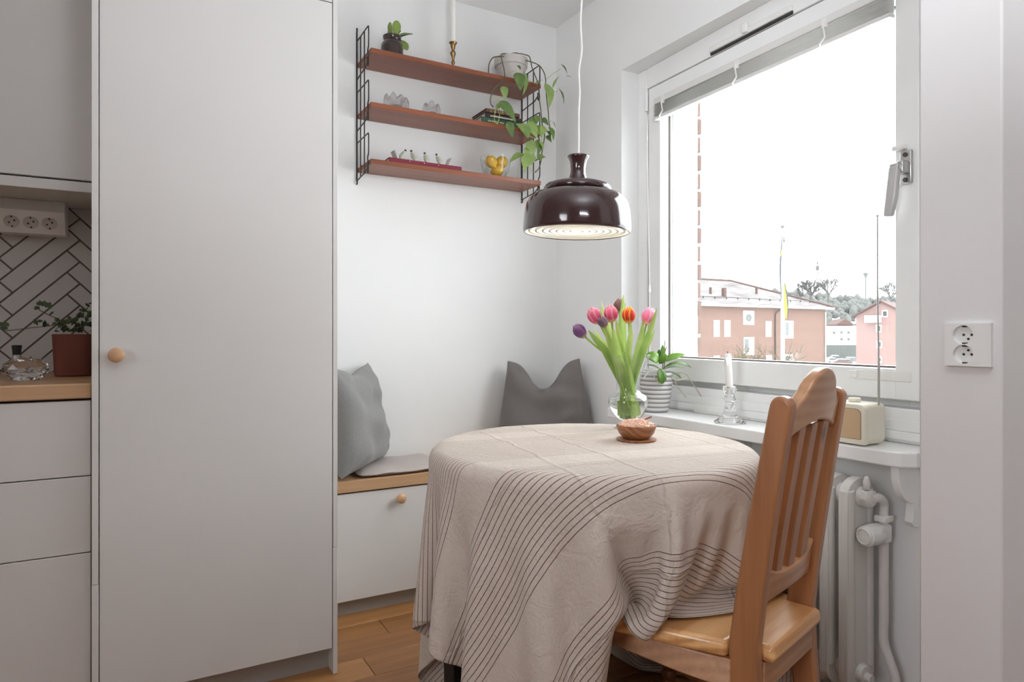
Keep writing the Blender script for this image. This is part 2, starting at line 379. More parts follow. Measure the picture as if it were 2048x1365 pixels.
struct(MB().box(XL-.12, YR-.12, -.14, 2.09, YR, ZC).build('wall_rear', M['wall']))
# window wall with its opening: inner leaf, then outer rendered leaf with a slightly smaller hole
OY0, OY1, OZ0, OZ1 = .93, 2.2185, .700, 2.1425
w = MB()
def holed(w, x0, x1, y0, y1, z0, z1, ya, yb_, za, zb):
    w.box(x0, y0, z0, x1, y1, za); w.box(x0, y0, zb, x1, y1, z1); w.box(x0, y0, za, x1, ya, zb); w.box(x0, yb_, za, x1, y1, zb)
holed(w, XW, 1.965, YR, YB, -.14, ZC, OY0, OY1, OZ0, OZ1)
wr = struct(w.build('wall_right', M['wall'], smooth=0))
w = MB(); holed(w, 1.965, 2.065, YR, YB, -.14, ZC, .98, 2.068, .84, 2.09)
ol = w.build('outer_leaf', M['trim'], wr, smooth=0)
bm_ = None
M['brick'] = plain('red_facing_brick', (100, 80, 72), .85, vary=.1, vscale=20, bump=.3, bscale=60)
for i in range(18):
    z = .80 + i*.077
    if bm_ is None: bm_ = bk = MB().box(-.012, -.11, 0, .012, .11, .064).build('brick', M['brick'], wr, local=True, bevel=.003, seg=1)
    else: bk = copy_of(bm_, wr)
    bk.location = Vector((2.077, 2.068+.11+(.004 if i % 2 else -.0015), z)) - wr.location
# partition stub between the kitchen and the room the camera stands in
struct(MB().box(1.314, .5925, -.012, XW, .7346, ZC).build('wall_divider', M['partition'], bevel=.004))
# baseboard under the window
struct(MB().box(XW-.014, .735, 0, XW, YB, .075).build('baseboard_right', M['trim'], bevel=.003))

# ------------------------------------------------------------------ window: frame, sash, panes, handle (its root is turned a little in the wall)
win = thing('window_1', 'white wooden window with one wide sash and a grey lever handle', None, (1.868, OY1, 0), math.radians(-2.4), kind='structure')
L_ = -1.288
def wbars(mb, x0, x1, ya, yb_, za, zb, t):  # rectangular ring ya>yb_
    mb.box(x0, ya-t[0], za, x1, ya, zb); mb.box(x0, yb_, za, x1, yb_+t[1], zb); mb.box(x0, yb_+t[1], za, x1, ya-t[0], za+t[2]); mb.box(x0, yb_+t[1], zb-t[3], x1, ya-t[0], zb)
f = MB(); wbars(f, 0, .095, 0, L_, .735, OZ1, (.062, .062, .095, .085)); f.build('frame', M['trim'], win, local=True, bevel=.004, smooth=0)
f = MB(); f.box(-.012, L_, .745, .0, 0, .768); f.box(-.006, L_, .768, 0, -.004, .80); f.build('bottom_moulding', M['trim'], win, local=True, bevel=.004, smooth=0)
SY0, SY1, SZ0, SZ1 = -.078, -1.206, .853, 2.050
s_ = MB(); wbars(s_, -.004, .058, SY0, SY1, SZ0, SZ1, (.074, .066, .084, .095)); s_.build('sash', M['trim'], win, local=True, bevel=.003, smooth=0)
GY0, GY1, GZ0, GZ1 = SY0-.074, SY1+.066, SZ0+.084, SZ1-.095
g = MB(); wbars(g, .040, .046, GY0+.001, GY1-.001, GZ0-.001, GZ1+.001, (.006, .006, .006, .006)); g.build('gasket', M['gasket'], win, local=True, smooth=0)
s_ = MB(); wbars(s_, .060, .098, .002, L_-.002, .735, OZ1, (.160, .150, .206, .190)); s_.build('frame_rebate', M['trim'], win, local=True, bevel=.003, smooth=0)
MB().box(.052, GY1-.004, GZ0-.004, .056, GY0+.004, GZ1+.004).build('pane', M['pane'], win, local=True, smooth=0)
for z in (1.96, 1.02):
    MB().lathe([(0, 0), (.007, 0), (.007, .075), (0, .075)], (-.008, -.070, z), 10).build('hinge', M['trim'], win, local=True)
f = MB().box(-.007, -1.185, GZ0-.034, -.004, -1.02, GZ0-.006); f.box(-.012, -1.03, GZ0-.03, -.006, -1.005, GZ0-.01)
f.build('catch', M['plastic'], win, local=True, bevel=.002)
# lever handle, pointing down
h = MB().box(-.014, -1.192, 1.437, -.004, -1.158, 1.528).build('handle_plate', M['chrome'], win, local=True, bevel=.004)
hb = MB(); hb.box(-.040, -1.186, 1.462, -.012, -1.164, 1.498); hb.box(-.048, -1.178, 1.470, -.034, -1.150, 1.492); hb.build('spindle', M['chrome'], h, local=True, bevel=.005)
hb = MB().prism([(-1.178, 1.486), (-1.150, 1.484), (-1.134, 1.352), (-1.158, 1.350), (-1.170, 1.40)], 'x', -.050, -.032); hb.build('lever', M['handlegrey'], h, local=True, bevel=.006, seg=3)
MB().box(-.020, -1.176, 1.532, -.004, -1.140, 1.545).build('stop', M['plastic'], h, local=True, bevel=.003)
for z in (1.448, 1.516): MB().lathe([(0, 0), (.006, 0), (.006, .003), (0, .003)], (-.014, -1.175, z), 10, '-x').build('screw', M['gasket'], h, local=True)
# trickle vent in the top of the frame
v = MB().box(-.006, -.80, 2.058, 0, -.437, 2.068); v.build('vent_slot', M['gap'], win, local=True)
ve = MB().box(-.014, -.80, 2.066, 0, -.437, 2.085).build('vent_flap', M['plastic'], win, local=True, bevel=.003)
MB().box(-.024, -.625, 2.068, -.012, -.603, 2.102).build('vent_tab', M['plastic'], ve, local=True, bevel=.004)

# cable trunking along the foot of the window frame
t = MB().box(1.838, 1.60, .735, 1.856, 1.86, .772); t.build('cable_trunking', M['plastic'], bevel=.004).update_tag()
tag(bpy.data.objects['cable_trunking'], 'short white plastic cable cover on the ledge along the window frame', 'cable cover')

# blind: head rail, slats drawn up into a stack, bottom rail, clips, cord
bl = thing('venetian_blind', 'white venetian blind drawn up tight at the top of the window', 'blind', (1.845, 2.08, 1.90), math.radians(-2.4))
MB().box(-.012, -1.0, .062, .016, 0, .086).build('head_rail', M['slat'], bl, local=True, bevel=.003)
sl = None
for i in range(15):
    if sl is None:
        q = MB().grid(lambda a, b: (-.013+.026*a, -1.0+1.0*b, .0022*math.sin(PI*a)), 5, 2); sl = o = q.build('slat', M['slat'], bl, local=True, solid=.0006)
    else: o = copy_of(sl, bl)
    o.location = (random.uniform(-.001, .001), 0, .014+i*.0031)
MB().box(-.013, -1.002, 0, .013, .002, .011).build('bottom_rail', M['slat'], bl, local=True, bevel=.003)
for yy in (-.06, -.45, -.80):
    c_ = MB().tube([(-.016, yy, .07), (-.020, yy, .05), (-.018, yy-.004, .02), (-.022, yy+.01, .004), (-.014, yy+.016, .002)], .003, 6); c_.box(-.018, yy-.008, .05, -.011, yy+.008, .08)
    c_.build('clip', M['plastic'], bl, local=True)
pts = smooth_path([(-.016, -.004, .06), (-.02, .018, .03), (-.02, .028, -.05), (-.018, .026, -.3), (-.018, .018, -.6), (-.018, .016, -.66), (-.018, .014, -.95)], 6)
cd = MB().tube(pts, .0012, 6).build('pull_cord', M['cord'], bl, local=True)
MB().lathe([(0, 0), (.005, .004), (.0035, .03), (.002, .034), (0, .034)], (-.018, .016, -.70), 10).build('cord_tassel', M['plastic'], cd, local=True)
MB().lathe([(0, 0), (.003, .002), (.003, .02), (0, .022)], (-.02, .029, -.08), 8).build('cord_tassel', M['plastic'], cd, local=True)

# ledge below the window on three scrolled brackets
sill = thing('window_ledge', 'white painted wooden ledge on scrolled brackets below the window', 'window ledge', (1.72, 1.55, .697))
MB().prism([(1.866, 2.21), (1.78, 2.21), (1.78, 2.16), (1.660, 2.16), (1.660, 1.012), (1.672, .978), (1.70, .956), (1.78, .956), (1.78, .99), (1.852, .99)], 'z', .697, .735).build('board', M['trim'], sill, bevel=.004, smooth=0)
br = None
for yy in (1.005, 1.55, 2.05):
    if br is None:
        prof = [(1.7795, .697), (1.685, .697), (1.688, .680)] + [(1.688+.066*(1-math.cos(a)), .680-.085*math.sin(a)) for a in [PI/2*i/7 for i in range(1, 8)]] + [(1.752, .565), (1.748, .545), (1.757, .532), (1.7795, .528)]
        br = MB().prism([(x-1.72, z-.697) for x, z in prof], 'y', -.011, .011).build('bracket', M['trim'], sill, local=True, bevel=.002); o = br
    else: o = copy_of(br, sill)
    o.location = (0, yy-1.55, 0)

# radiator: separate column sections with hubs, valve, thermostat and pipe
rad = thing('radiator', 'old white column radiator with thermostat knob under the window ledge', 'radiator', (1.665, 1.45, .08))
def section():
    mb = MB()
    for xx in (-.040, .040):
        mb.tube(smooth_path([(xx, 0, .07), (xx, 0, .12), (xx, 0, .5), (xx, 0, .545)], 3), [.019]*10, 12)
    mb2 = []
    out = [(-.058, .05), (-.058, .53)] + [(.058*math.cos(PI-a), .53+.045*math.sin(a)) for a in [PI*i/10 for i in range(1, 10)]] + [(.058, .53), (.058, .05)] + [(.058*math.cos(a), .05-.04*math.sin(a)) for a in [PI*i/8 for i in range(1, 8)]]
    mb.prism(out, 'y', -.013, .013)
    for z in (.06, .525):
        mb.lathe([(0, -.028), (.024, -.028), (.027, -.02), (.027, .02), (.024, .028), (0, .028)], (0, 0, z), 16, 'y')
    return mb
sc0 = None
for i in range(14):
    if sc0 is None: sc0 = o = section().build('section', M['radiator'], rad, local=True, bevel=.008, seg=3, smooth=50)
    else: o = copy_of(sc0, rad)
    o.location = (0, -.357+i*.056, 0)
va = MB().lathe([(0, -.030), (.016, -.030), (.022, -.024), (.022, -.004), (.026, 0), (.026, .016), (.018, .022), (0, .022)], (1.665, 1.068, .605), 8, '-y')
va.lathe([(0, 0), (.008, 0), (.010, .02), (.006, .034), (0, .036)], (1.655, 1.058, .628), 8); va.build('valve', M['radiator'], rad, bevel=.002)
px = smooth_path([(1.665, 1.052, .605), (1.69, 1.046, .606), (1.712, 1.048, .590), (1.716, 1.050, .555), (1.716, 1.050, .30), (1.716, 1.050, .225), (1.718, 1.036, .18), (1.722, 1.024, .14), (1.724, 1.022, .09), (1.724, 1.022, .0)], 6)
MB().tube(px, .0115, 14).build('pipe', M['radiator'], rad)
th = MB().lathe([(0, 0), (.018, 0), (.0255, .004), (.0275, .016), (.0285, .030), (.027, .058), (.022, .066), (.014, .070), (.014, .085), (0, .085)], (1.632, 1.050, .512), 44, 'x', lambda a, i: 1-(.05 if (3 <= i <= 5 and int(a*22/PI) % 2) else 0))
th.build('thermostat_knob', M['plastic'], rad, smooth=50)
MB().box(1.696, 1.034, .540, 1.736, 1.066, .556).build('pipe_collar', M['plastic'], rad, bevel=.003); MB().lathe([(.017, 0), (.019, -.003), (.021, 0)], (1.631, 1.05, .512), 32, 'x').build('knob_ring', M['plastic'], rad); k_ = MB().box(1.696, 1.036, .485, 1.732, 1.064, .532)
k_.build('thermostat_body', M['plastic'], rad, bevel=.005)
lv = MB().lathe([(0, -.02), (.016, -.02), (.02, -.012), (.02, .008), (.013, .016), (.013, .03), (0, .03)], (1.665, 1.080, .135), 8, '-y'); lv.build('valve', M['radiator'], rad, bevel=.002)
for yy in (1.20, 1.75):
    b_ = MB().box(1.660, yy-.01, .075, XW-.0145, yy+.01, .088); b_.box(1.75, yy-.01, .088, XW-.0145, yy+.01, .30); b_.build('wall_bracket', M['radiator'], rad, bevel=.002)

# ------------------------------------------------------------------ kitchen side: backsplash, units, worktop
bs = struct(MB().box(-2.0, YB-.006, .905, -.098, YB, 1.46).build('trim_1', M['grout'])); bs['label'] = 'grout bed of the herringbone tiled splashback'
TW, TL, GP = .0525, 5, .0024
tiles = {}
def tile_obj(): return MB().box(-TW*TL/2+GP, -.0045, -TW/2+GP, TW*TL/2-GP, 0, TW/2-GP).build('tile', M['tile'], bs, local=True, bevel=.0016, seg=2)
tile0 = None; seen = set()
n2 = 2*TL; ox, oz = -.349, 1.093
def clip_poly(P, f):
    out = []
    for i in range(len(P)):
        a, b = P[i], P[(i+1) % len(P)]; fa, fb = f(a), f(b)
        if fa >= 0: out.append(a)
        if (fa >= 0) != (fb >= 0): t = fa/(fa-fb); out.append((a[0]+(b[0]-a[0])*t, a[1]+(b[1]-a[1])*t))
    return out
for gx in range(-60, 60):
    for gy in range(-60, 60):
        t = (gx-gy) % n2
        key = (gx-t, gy, 0) if t < TL else (gx, gy-(n2-1-t), 1)
        if key in seen: continue
        seen.add(key)
        if key[2] == 0: x0, x1, y0, y1 = key[0], key[0]+TL, key[1], key[1]+1
        else: x0, x1, y0, y1 = key[0], key[0]+1, key[1], key[1]+TL
        g_ = GP/TW
        P = [(x0+g_, y0+g_), (x1-g_, y0+g_), (x1-g_, y1-g_), (x0+g_, y1-g_)]
        q = math.sqrt(.5)*TW
        P = [(ox+(a-b)*q, oz+(a+b)*q) for a, b in P]
        full = all(-.72 < x < -.0985 and .9055 < z < 1.459 for x, z in P)
        for fn in (lambda p: p[0]+.72, lambda p: -.0985-p[0], lambda p: p[1]-.9055, lambda p: 1.459-p[1]):
            P = clip_poly(P, fn) if P else P
        if len(P) < 3: continue
        area_ = abs(sum(P[i][0]*P[(i+1) % len(P)][1]-P[(i+1) % len(P)][0]*P[i][1] for i in range(len(P))))/2
        if area_ < 4e-5: continue
        MB().prism(P, 'y', YB-.0105-random.uniform(0, .0008), YB-.006).build('tile', M['tile'], bs, bevel=.0012, seg=1, smooth=0)

tc_ = thing('tall_cabinet', 'tall light grey kitchen cabinet with one round wooden knob', 'cabinet', (.22, 2.37, 0))
MB().box(-.080, 2.050, .08, .520, 2.715, 2.50).build('carcass', M['gap'], tc_)
for (x0, x1, zs) in ((-.0975, -.0820, (0, .3845, 2.512)), (.5228, .5365, (0, .3850, 2.512))):
    for a, b in zip(zs, zs[1:]):
        MB().box(x0, 2.030, a+.0006, x1, 2.7195, b-.0006).build('side_panel', M['cab'], tc_, bevel=.001, seg=1)
dr = MB().box(-.0800, 2.030, .0806, .5205, 2.048, 2.0355).build('door', M['cab'], tc_, bevel=.0012)
MB().box(-.0800, 2.030, 2.0385, .5205, 2.048, 2.512).build('door', M['cab'], tc_, bevel=.0012)
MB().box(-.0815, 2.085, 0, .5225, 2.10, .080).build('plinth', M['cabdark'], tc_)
def knob(mb, x, y, z, s=1.0):
    return mb.lathe([(0, 0), (.0085*s, 0), (.0075*s, .006), (.009*s, .011), (.0165*s, .0155), (.0195*s, .021), (.0185*s, .027), (.0125*s, .0315), (0, .033)], (x, y, z), 28, '-y')
knob(MB(), -.0425, 2.0302, .978).build('knob', M['knob'], dr)

bc = thing('base_cabinet', 'light grey base cabinet with three drawers under the oak worktop', 'cabinet', (-.40, 2.38, .08))
MB().box(-.70, 2.075, .08, -.0995, 2.715, .862).build('carcass', M['gap'], bc)
for a, b in ((.6655, .860), (.4660, .6625), (.082, .463)):
    MB().box(-.697, 2.055, a, -.1005, 2.074, b).build('drawer', M['cab'], bc, bevel=.0012)
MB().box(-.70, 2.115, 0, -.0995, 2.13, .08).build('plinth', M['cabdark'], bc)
bc2 = thing('base_cabinet', 'light grey base cabinet at the open end of the oak worktop', 'cabinet', (-1.0, 2.38, .08))
MB().box(-1.30, 2.075, .08, -.701, 2.715, .862).build('carcass', M['gap'], bc2); MB().box(-1.297, 2.055, .082, -.7015, 2.074, .860).build('door', M['cab'], bc2, bevel=.0012)
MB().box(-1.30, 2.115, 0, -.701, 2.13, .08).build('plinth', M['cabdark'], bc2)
tag(MB().box(-1.32, 2.045, .8663, -.0985, 2.7125, .9052).build('worktop', M['oak'], bevel=.004), 'oak worktop with a square front edge beside the tall cabinet', 'worktop')
uc = thing('wall_cabinet', 'light grey wall cabinet hung above the splashback', 'cabinet', (-.40, 2.53, 1.454))
MB().box(-.70, 2.372, 1.470, -.0995, 2.715, 2.50).build('carcass', M['gap'], uc)
MB().box(-.697, 2.350, 1.489, -.1005, 2.370, 2.50).build('door', M['cab'], uc, bevel=.0012)
MB().box(-.70, 2.352, 1.454, -.0995, 2.372, 1.484).build('light_rail', M['cab'], uc, bevel=.0012)
MB().box(-.70, 2.372, 1.460, -.0995, 2.7145, 1.470).build('bottom_panel', M['cab'], uc)
# angled socket strip under the wall cabinet
ss = thing('socket_strip', 'angled white strip of three wall sockets under the wall cabinet', 'socket', (-.285, 2.66, 1.35))
A_ = Vector((0, 2.612, 1.353)); B_ = Vector((0, 2.566, 1.420))
MB().prism([(A_.y, A_.z), (B_.y, B_.z), (B_.y+.03, 1.4595), (2.7085, 1.4595), (2.7085, A_.z+.004)], 'x', -.374, -.196).build('housing', M['plastic'], ss, bevel=.002)
nrm = Vector((0, -(B_.z-A_.z), (B_.y-A_.y))).normalized(); upv = (B_-A_).normalized()
Rm = Matrix((Vector((1, 0, 0)), upv, -nrm)).transposed().to_4x4()
for i in range(3):
    c_ = A_ + upv*.0405 + nrm*.0008; c_.x = -.336 + i*.049
    so = MB().lathe([(0, .0), (.0185, 0), (.0205, -.0012), (.0205, .0004), (.0185, .0008)], n=28); so.xform(Matrix.Translation(c_) @ Rm)
    so.build('socket', M['tile'], ss)
    so = MB()
    for dx, dy in ((-.007, -.004), (.007, .004)): so.lathe([(0, -.0016), (.0027, -.0016), (.0027, 0), (0, 0)], (dx, dy, 0), 10)
    so.box(-.002, .0145, -.0018, .002, .019, 0); so.box(-.002, -.019, -.0018, .002, -.0145, 0)
    so.xform(Matrix.Translation(c_ + nrm*.0002) @ Rm); so.build('contact_hole', M['hole'], ss)

# ------------------------------------------------------------------ bench in the corner
bn = thing('bench_cabinet', 'low light grey bench cabinet with a round knob below the oak seat', 'bench', (1.15, 2.56, 0))
MB().box(.539, 2.418, .062, 1.7795, 2.7195, .457).build('carcass', M['gap'], bn)
for i, (x0, x1) in enumerate(((.5385, 1.157), (1.160, 1.7785))):
    d_ = MB().box(x0, 2.400, .0625, x1, 2.418, .452).build('drawer', M['cab'], bn, bevel=.0012)
    knob(MB(), (.868, 1.47)[i], 2.4002, .416, .95).build('knob', M['knob'], d_)
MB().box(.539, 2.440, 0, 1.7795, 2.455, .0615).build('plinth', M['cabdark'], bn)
tag(MB().box(.5375, 2.392, .4575, 1.7795, 2.7195, .5000).build('worktop', M['oak'], bevel=.003), 'oak seat board of the corner bench', 'bench top')

def pillow(name, w_, h_, th, mat, loc, fwd, lean, label, dent=0, seed=0, roll=0, n=29, squash=0, ears=.06):
    rnd = random.Random(seed); ph = [rnd.uniform(0, 6) for _ in range(8)]
    mb = MB()
    def side(sg):
        def fn(a, b):
            u, v = a*2-1, b*2-1
            pin = 1-ears*(1-v*v)**.5*abs(u)**3; pinv = 1-ears*(1-u*u)**.5*abs(v)**3
            x = u*w_/2*pin*(1+squash*(-v)*.5); z = (v*pinv+1)*h_/2
            e = max(0, (1-u**4))*max(0, (1-v**4)); t = th/2*e**.55*(1-.28*v)
            wr_ = .012*e*(math.sin(5*u+4*v+ph[0])*math.cos(3*v-2*u+ph[1])) + .005*e*math.sin(13*u*v+7*v+ph[2])
            if dent:
                g_ = math.exp(-(u/.34)**2)*max(0, (v+.15))**1.2
                z -= dent*math.exp(-(u/.42)**2)*(max(0, v)**2.2); t *= 1-.55*g_*.8
                wr_ += .016*math.sin(9*math.hypot(u, v-.45)+ph[3])*math.exp(-((u/.3)**2+((v-.4)/.28)**2))
            # folds running out of the corners
            for cu, cv in ((1, 1), (-1, 1), (1, -1), (-1, -1)):
                dd = math.hypot(u-cu, v-cv); an = math.atan2(v-cv, u-cu)
                wr_ += .007*math.exp(-(dd/.55)**2)*math.sin(9*an+ph[4])*e**.3
            return (x, -sg*(t+wr_*(1 if sg > 0 else .4)), z)
        return fn
    mb.grid(side(1), n, n); mb.grid(side(-1), n, n)
    mb.xform(Matrix.Translation(loc) @ Matrix.Rotation(math.atan2(fwd[0], -fwd[1]), 4, 'Z') @ Matrix.Rotation(-lean, 4, 'X') @ Matrix.Rotation(roll, 4, 'Y'))
    # weld the two faces along their edge
    me_o = mb.build(name, mat, smooth=180)
    bm = bmesh.new(); bm.from_mesh(me_o.data); bmesh.ops.remove_doubles(bm, verts=bm.verts, dist=.0006); bmesh.ops.recalc_face_normals(bm, faces=bm.faces); bm.to_mesh(me_o.data); bm.free()
    s2 = me_o.modifiers.new('sub', 'SUBSURF'); s2.levels = s2.render_levels = 1
    return tag(me_o, label, 'cushion')
pillow('cushion', .40, .42, .15, M['cushion'], (.768, 2.525, .506), (.78, -.62), .13, 'light grey linen cushion leaning on the tall cabinet side', seed=4, roll=0, dent=.03, squash=.10, ears=.10)
pillow('cushion', .41, .415, .15, M['cushion2'], (1.585, 2.505, .512), (-.62, -.78), .13, 'dark grey linen cushion with a dented top in the bench corner', dent=.17, seed=11, squash=.36, roll=-.04, ears=.04)
def padfn(sg):
    def fn(a, b):
        u, v = a*2-1, b*2-1
        e = max(0, 1-u**8)*max(0, 1-v**8); rr = 1-.10*(u*u*v*v)**2
        x = .90+u*.165*rr; yv = 2.545+v*.150*rr
        return (x+.03*v, yv, .5125+sg*.0105*e**.5+.002*math.sin(6*u+3*v)*(sg > 0))
    return fn
q = MB(); q.grid(padfn(1), 21, 21); q.grid(padfn(-1), 21, 21); po = q.build('seat_pad', M['pad'], smooth=180)
bm = bmesh.new(); bm.from_mesh(po.data); bmesh.ops.remove_doubles(bm, verts=bm.verts, dist=.0008); bm.to_mesh(po.data); bm.free()
tag(po, 'flat pale taupe seat pad on the bench beside the grey cushion', 'seat pad')

# ------------------------------------------------------------------ table, cloth, chair
TC = Vector((1.018, 1.392, 0)); CH = Vector((1.133, .919, 0)); CT = math.radians(17.3)
tb = thing('dining_table', 'round dining table on black legs hidden under the striped cloth', 'table', TC, CT)
MB().lathe([(0, .711), (.388, .711), (.400, .722), (.400, .733), (.390, .741), (0, .741)], n=64).build('tabletop', M['tablewood'], tb, local=True)
for sx in (-1, 1):
    for sy in (-1, 1):
        MB().add([(sx*.285+a*q_, sy*.205+b*q_, z) for z, q_ in ((0, .016), (.711, .026)) for a, b in ((-1, -1), (1, -1), (1, 1), (-1, 1))], [(0, 1, 2, 3), (4, 7, 6, 5), (0, 4, 5, 1), (1, 5, 6, 2), (2, 6, 7, 3), (3, 7, 4, 0)]).build('leg', M['tablewood'], tb, local=True, bevel=.003)
# the cloth is draped here by a small position-based simulation: it falls on the table, then the chair is pushed in under its edge
def drape(N, hu, hv, ou, ov, ang, R=.405, ZT=.745, steps=(150, 90, 70), iters=16, off0=-.15):
    rng = np.random.default_rng(3)
    ua = np.array([math.cos(ang), math.sin(ang)]); va = np.array([-math.sin(ang), math.cos(ang)])
    gu, gv = np.meshgrid(np.linspace(-hu, hu, N)+ou, np.linspace(-hv, hv, N)+ov, indexing='ij')
    X = np.zeros((N, N, 3)); X[..., 0] = TC.x+gu*ua[0]+gv*va[0]; X[..., 1] = TC.y+gu*ua[1]+gv*va[1]
    X[..., 2] = ZT+.006+rng.normal(0, .002, (N, N))
    du, dv = 2*hu/(N-1), 2*hv/(N-1)
    sl = []
    for c in (0, 1):
        sl.append((np.s_[c:N-1:2, :], np.s_[c+1:N:2, :], du, 1.)); sl.append((np.s_[:, c:N-1:2], np.s_[:, c+1:N:2], dv, 1.))
    for c in (0, 1):
        sl.append((np.s_[c:N-1:2, :-1], np.s_[c+1:N:2, 1:], math.hypot(du, dv), .25)); sl.append((np.s_[c:N-1:2, 1:], np.s_[c+1:N:2, :-1], math.hypot(du, dv), .25))
    for c in range(4):
        sl.append((np.s_[c:N-2:4, :], np.s_[c+2:N:4, :], 2*du, .05)); sl.append((np.s_[:, c:N-2:4], np.s_[:, c+2:N:4], 2*dv, .05))
    ct, st = math.cos(CT), math.sin(CT); eps = .007; vel = np.zeros_like(X); dt = 1/75.
    LEGS = [(TC.x+a*ct-b*st, TC.y+a*st+b*ct) for a in (-.285, .285) for b in (-.205, .205)]
    hmid = ZT-.05
    def collide(X, X0, off, cvel, back, k):
        dx = X[..., 0]-TC.x; dy = X[..., 1]-TC.y; r = np.hypot(dx, dy)+1e-9; rr = .012
        qx = r-(R-rr); zz_ = X[..., 2]-hmid; qz = np.abs(zz_)-(.05-rr); ox = np.maximum(qx, 0); oz = np.maximum(qz, 0)
        sd = np.minimum(np.maximum(qx, qz), 0)+np.hypot(ox, oz)-rr-eps; m_ = sd < 0
        nx = np.where((qx > 0) & (qz > 0), ox, np.where(qx > qz, 1., 0.)); nz = np.where((qx > 0) & (qz > 0), oz, np.where(qx > qz, 0., 1.))
        l = np.hypot(nx, nz)+1e-9; push = np.where(m_, -sd, 0); sg = np.where(zz_ >= 0, 1., -1.)
        X[..., 0] += push*nx/l*dx/r; X[..., 1] += push*nx/l*dy/r; X[..., 2] += push*nz/l*sg
        X[..., :2] -= np.where(m_, .75, 0)[..., None]*(X[..., :2]-X0[..., :2])
        for qx_, qy_ in LEGS:
            ex = X[..., 0]-qx_; ey = X[..., 1]-qy_; er = np.hypot(ex, ey)+1e-9; mv = np.where((er < .034) & (X[..., 2] < .70), .034-er, 0)
            X[..., 0] += mv*ex/er; X[..., 1] += mv*ey/er
        if off is not None:
            bx = X[..., 0]-CH.x; by = X[..., 1]-CH.y; lx = bx*ct+by*st; ly = -bx*st+by*ct-off
            hw = .160+.056*np.clip(ly/.24, 0, 1); top = .4525+eps
            m_ = (np.abs(lx) < hw+eps) & (ly > -.045) & (ly < .405+eps) & (X[..., 2] < top) & (X[..., 2] > .33)
            a, b_, c_ = top-X[..., 2], hw+eps-np.abs(lx), .405+eps-ly
            up = m_ & (a <= b_+.02) & (a <= c_+.02); fs = m_ & ~up & (c_ < b_); sd_ = m_ & ~up & ~fs
            X[..., 2] = np.where(up, top, X[..., 2])
            for k in (0, 1): X[..., k] -= np.where(up, .6*(X[..., k]-X0[..., k]-cvel[k]), 0)
            mv = np.where(fs, c_, 0); X[..., 0] += -st*mv; X[..., 1] += ct*mv
            mv = np.where(sd_, b_*np.sign(lx), 0); X[..., 0] += ct*mv; X[..., 1] += st*mv
            lim = -.148-.050*np.clip(ly/.24, 0, 1)-.055*np.clip((X[..., 2]-.45)/.25, 0, 1)
            g_ = (lx > lim-.17) & (lx < lim) & (ly > -.03) & (ly < .27) & (X[..., 2] > .435) & (X[..., 2] < .70); mv = np.where(g_, .2*(lim-lx)*(k > .7*s1), 0); X[..., 0] += ct*mv; X[..., 1] += st*mv
            if back:
             yb = .036-.0735*np.clip((X[..., 2]-.45)/.47, 0, 1); m_ = (np.abs(lx) < .165) & (ly < yb) & (ly > yb-.09) & (X[..., 2] < .93) & (X[..., 2] > .44)
             mv = np.where(m_, yb-ly, 0); X[..., 0] += -st*mv; X[..., 1] += ct*mv
        np.maximum(X[..., 2], .006, out=X[..., 2])
    s1, s2, s3 = steps
    for k in range(s1+s2+s3):
        off = off0 if k < s1 else off0*(1-(k-s1)/s2) if k < s1+s2 else 0
        cv_ = (0, 0)
        if s1 <= k < s1+s2: q = -off0/s2; cv_ = (-st*q, ct*q)
        X0 = X.copy(); vel[..., 2] -= 9.8*dt; vel *= .975; X = X+vel*dt
        for it in range(iters):
            for A, B, rest, stiff in sl:
                D = X[B]-X[A]; l = np.sqrt(np.einsum('ijk,ijk->ij', D, D))+1e-9; D *= ((l-rest)/l*.5*stiff)[..., None]; X[A] += D; X[B] -= D
            collide(X, X0, off, cv_, k > 90, k)
        vel = (X-X0)/dt; sp = np.sqrt((vel*vel).sum(-1))+1e-9; vel *= np.minimum(1, 2.5/sp)[..., None]
    return X

CN, CHU, CHV, COU, COV = 73, .79, .78, .045, .075
cv = drape(CN, CHU, CHV, COU, COV, math.radians(-9)).reshape(-1, 3)
me = bpy.data.meshes.new('tablecloth')
me.from_pydata([tuple(p-np.array([TC.x, TC.y, .45])) for p in cv], [], [(i*CN+j, (i+1)*CN+j, (i+1)*CN+j+1, i*CN+j+1) for i in range(CN-1) for j in range(CN-1)])
uvl = me.uv_layers.new(name='cloth')
for lp in me.loops:
    i, j = divmod(lp.vertex_index, CN); uvl.data[lp.index].uv = ((2*i/(CN-1)-1)*CHU+COU, (2*j/(CN-1)-1)*CHV+COV)
me.polygons.foreach_set('use_smooth', [True]*len(me.polygons))
tcl = bpy.data.objects.new('tablecloth', me); COL.objects.link(tcl); tcl.location = (TC.x, TC.y, .45)
tag(tcl, 'beige linen tablecloth with thin brown stripes hanging over the round table', 'tablecloth')
d_ = tcl.modifiers.new('sub', 'SUBSURF'); d_.levels = d_.render_levels = 2
d_ = tcl.modifiers.new('thick', 'SOLIDIFY'); d_.thickness = .0012; d_.offset = 1
m, nt, b = _mat('striped_linen')
tcn = nt.nodes.new('ShaderNodeUVMap'); tcn.uv_map = 'cloth'; sp = nt.nodes.new('ShaderNodeSeparateXYZ'); nt.links.new(tcn.outputs[0], sp.inputs[0])
def mth(op, a, b=None, c=None):
    n = nt.nodes.new('ShaderNodeMath'); n.operation = op
    for i, x in enumerate((a, b, c)):
        if x is None: continue
        if isinstance(x, (int, float)): n.inputs[i].default_value = x
        else: nt.links.new(x, n.inputs[i])
    return n.outputs[0]
vv = sp.outputs[1]; uu = sp.outputs[0]
per = .0118
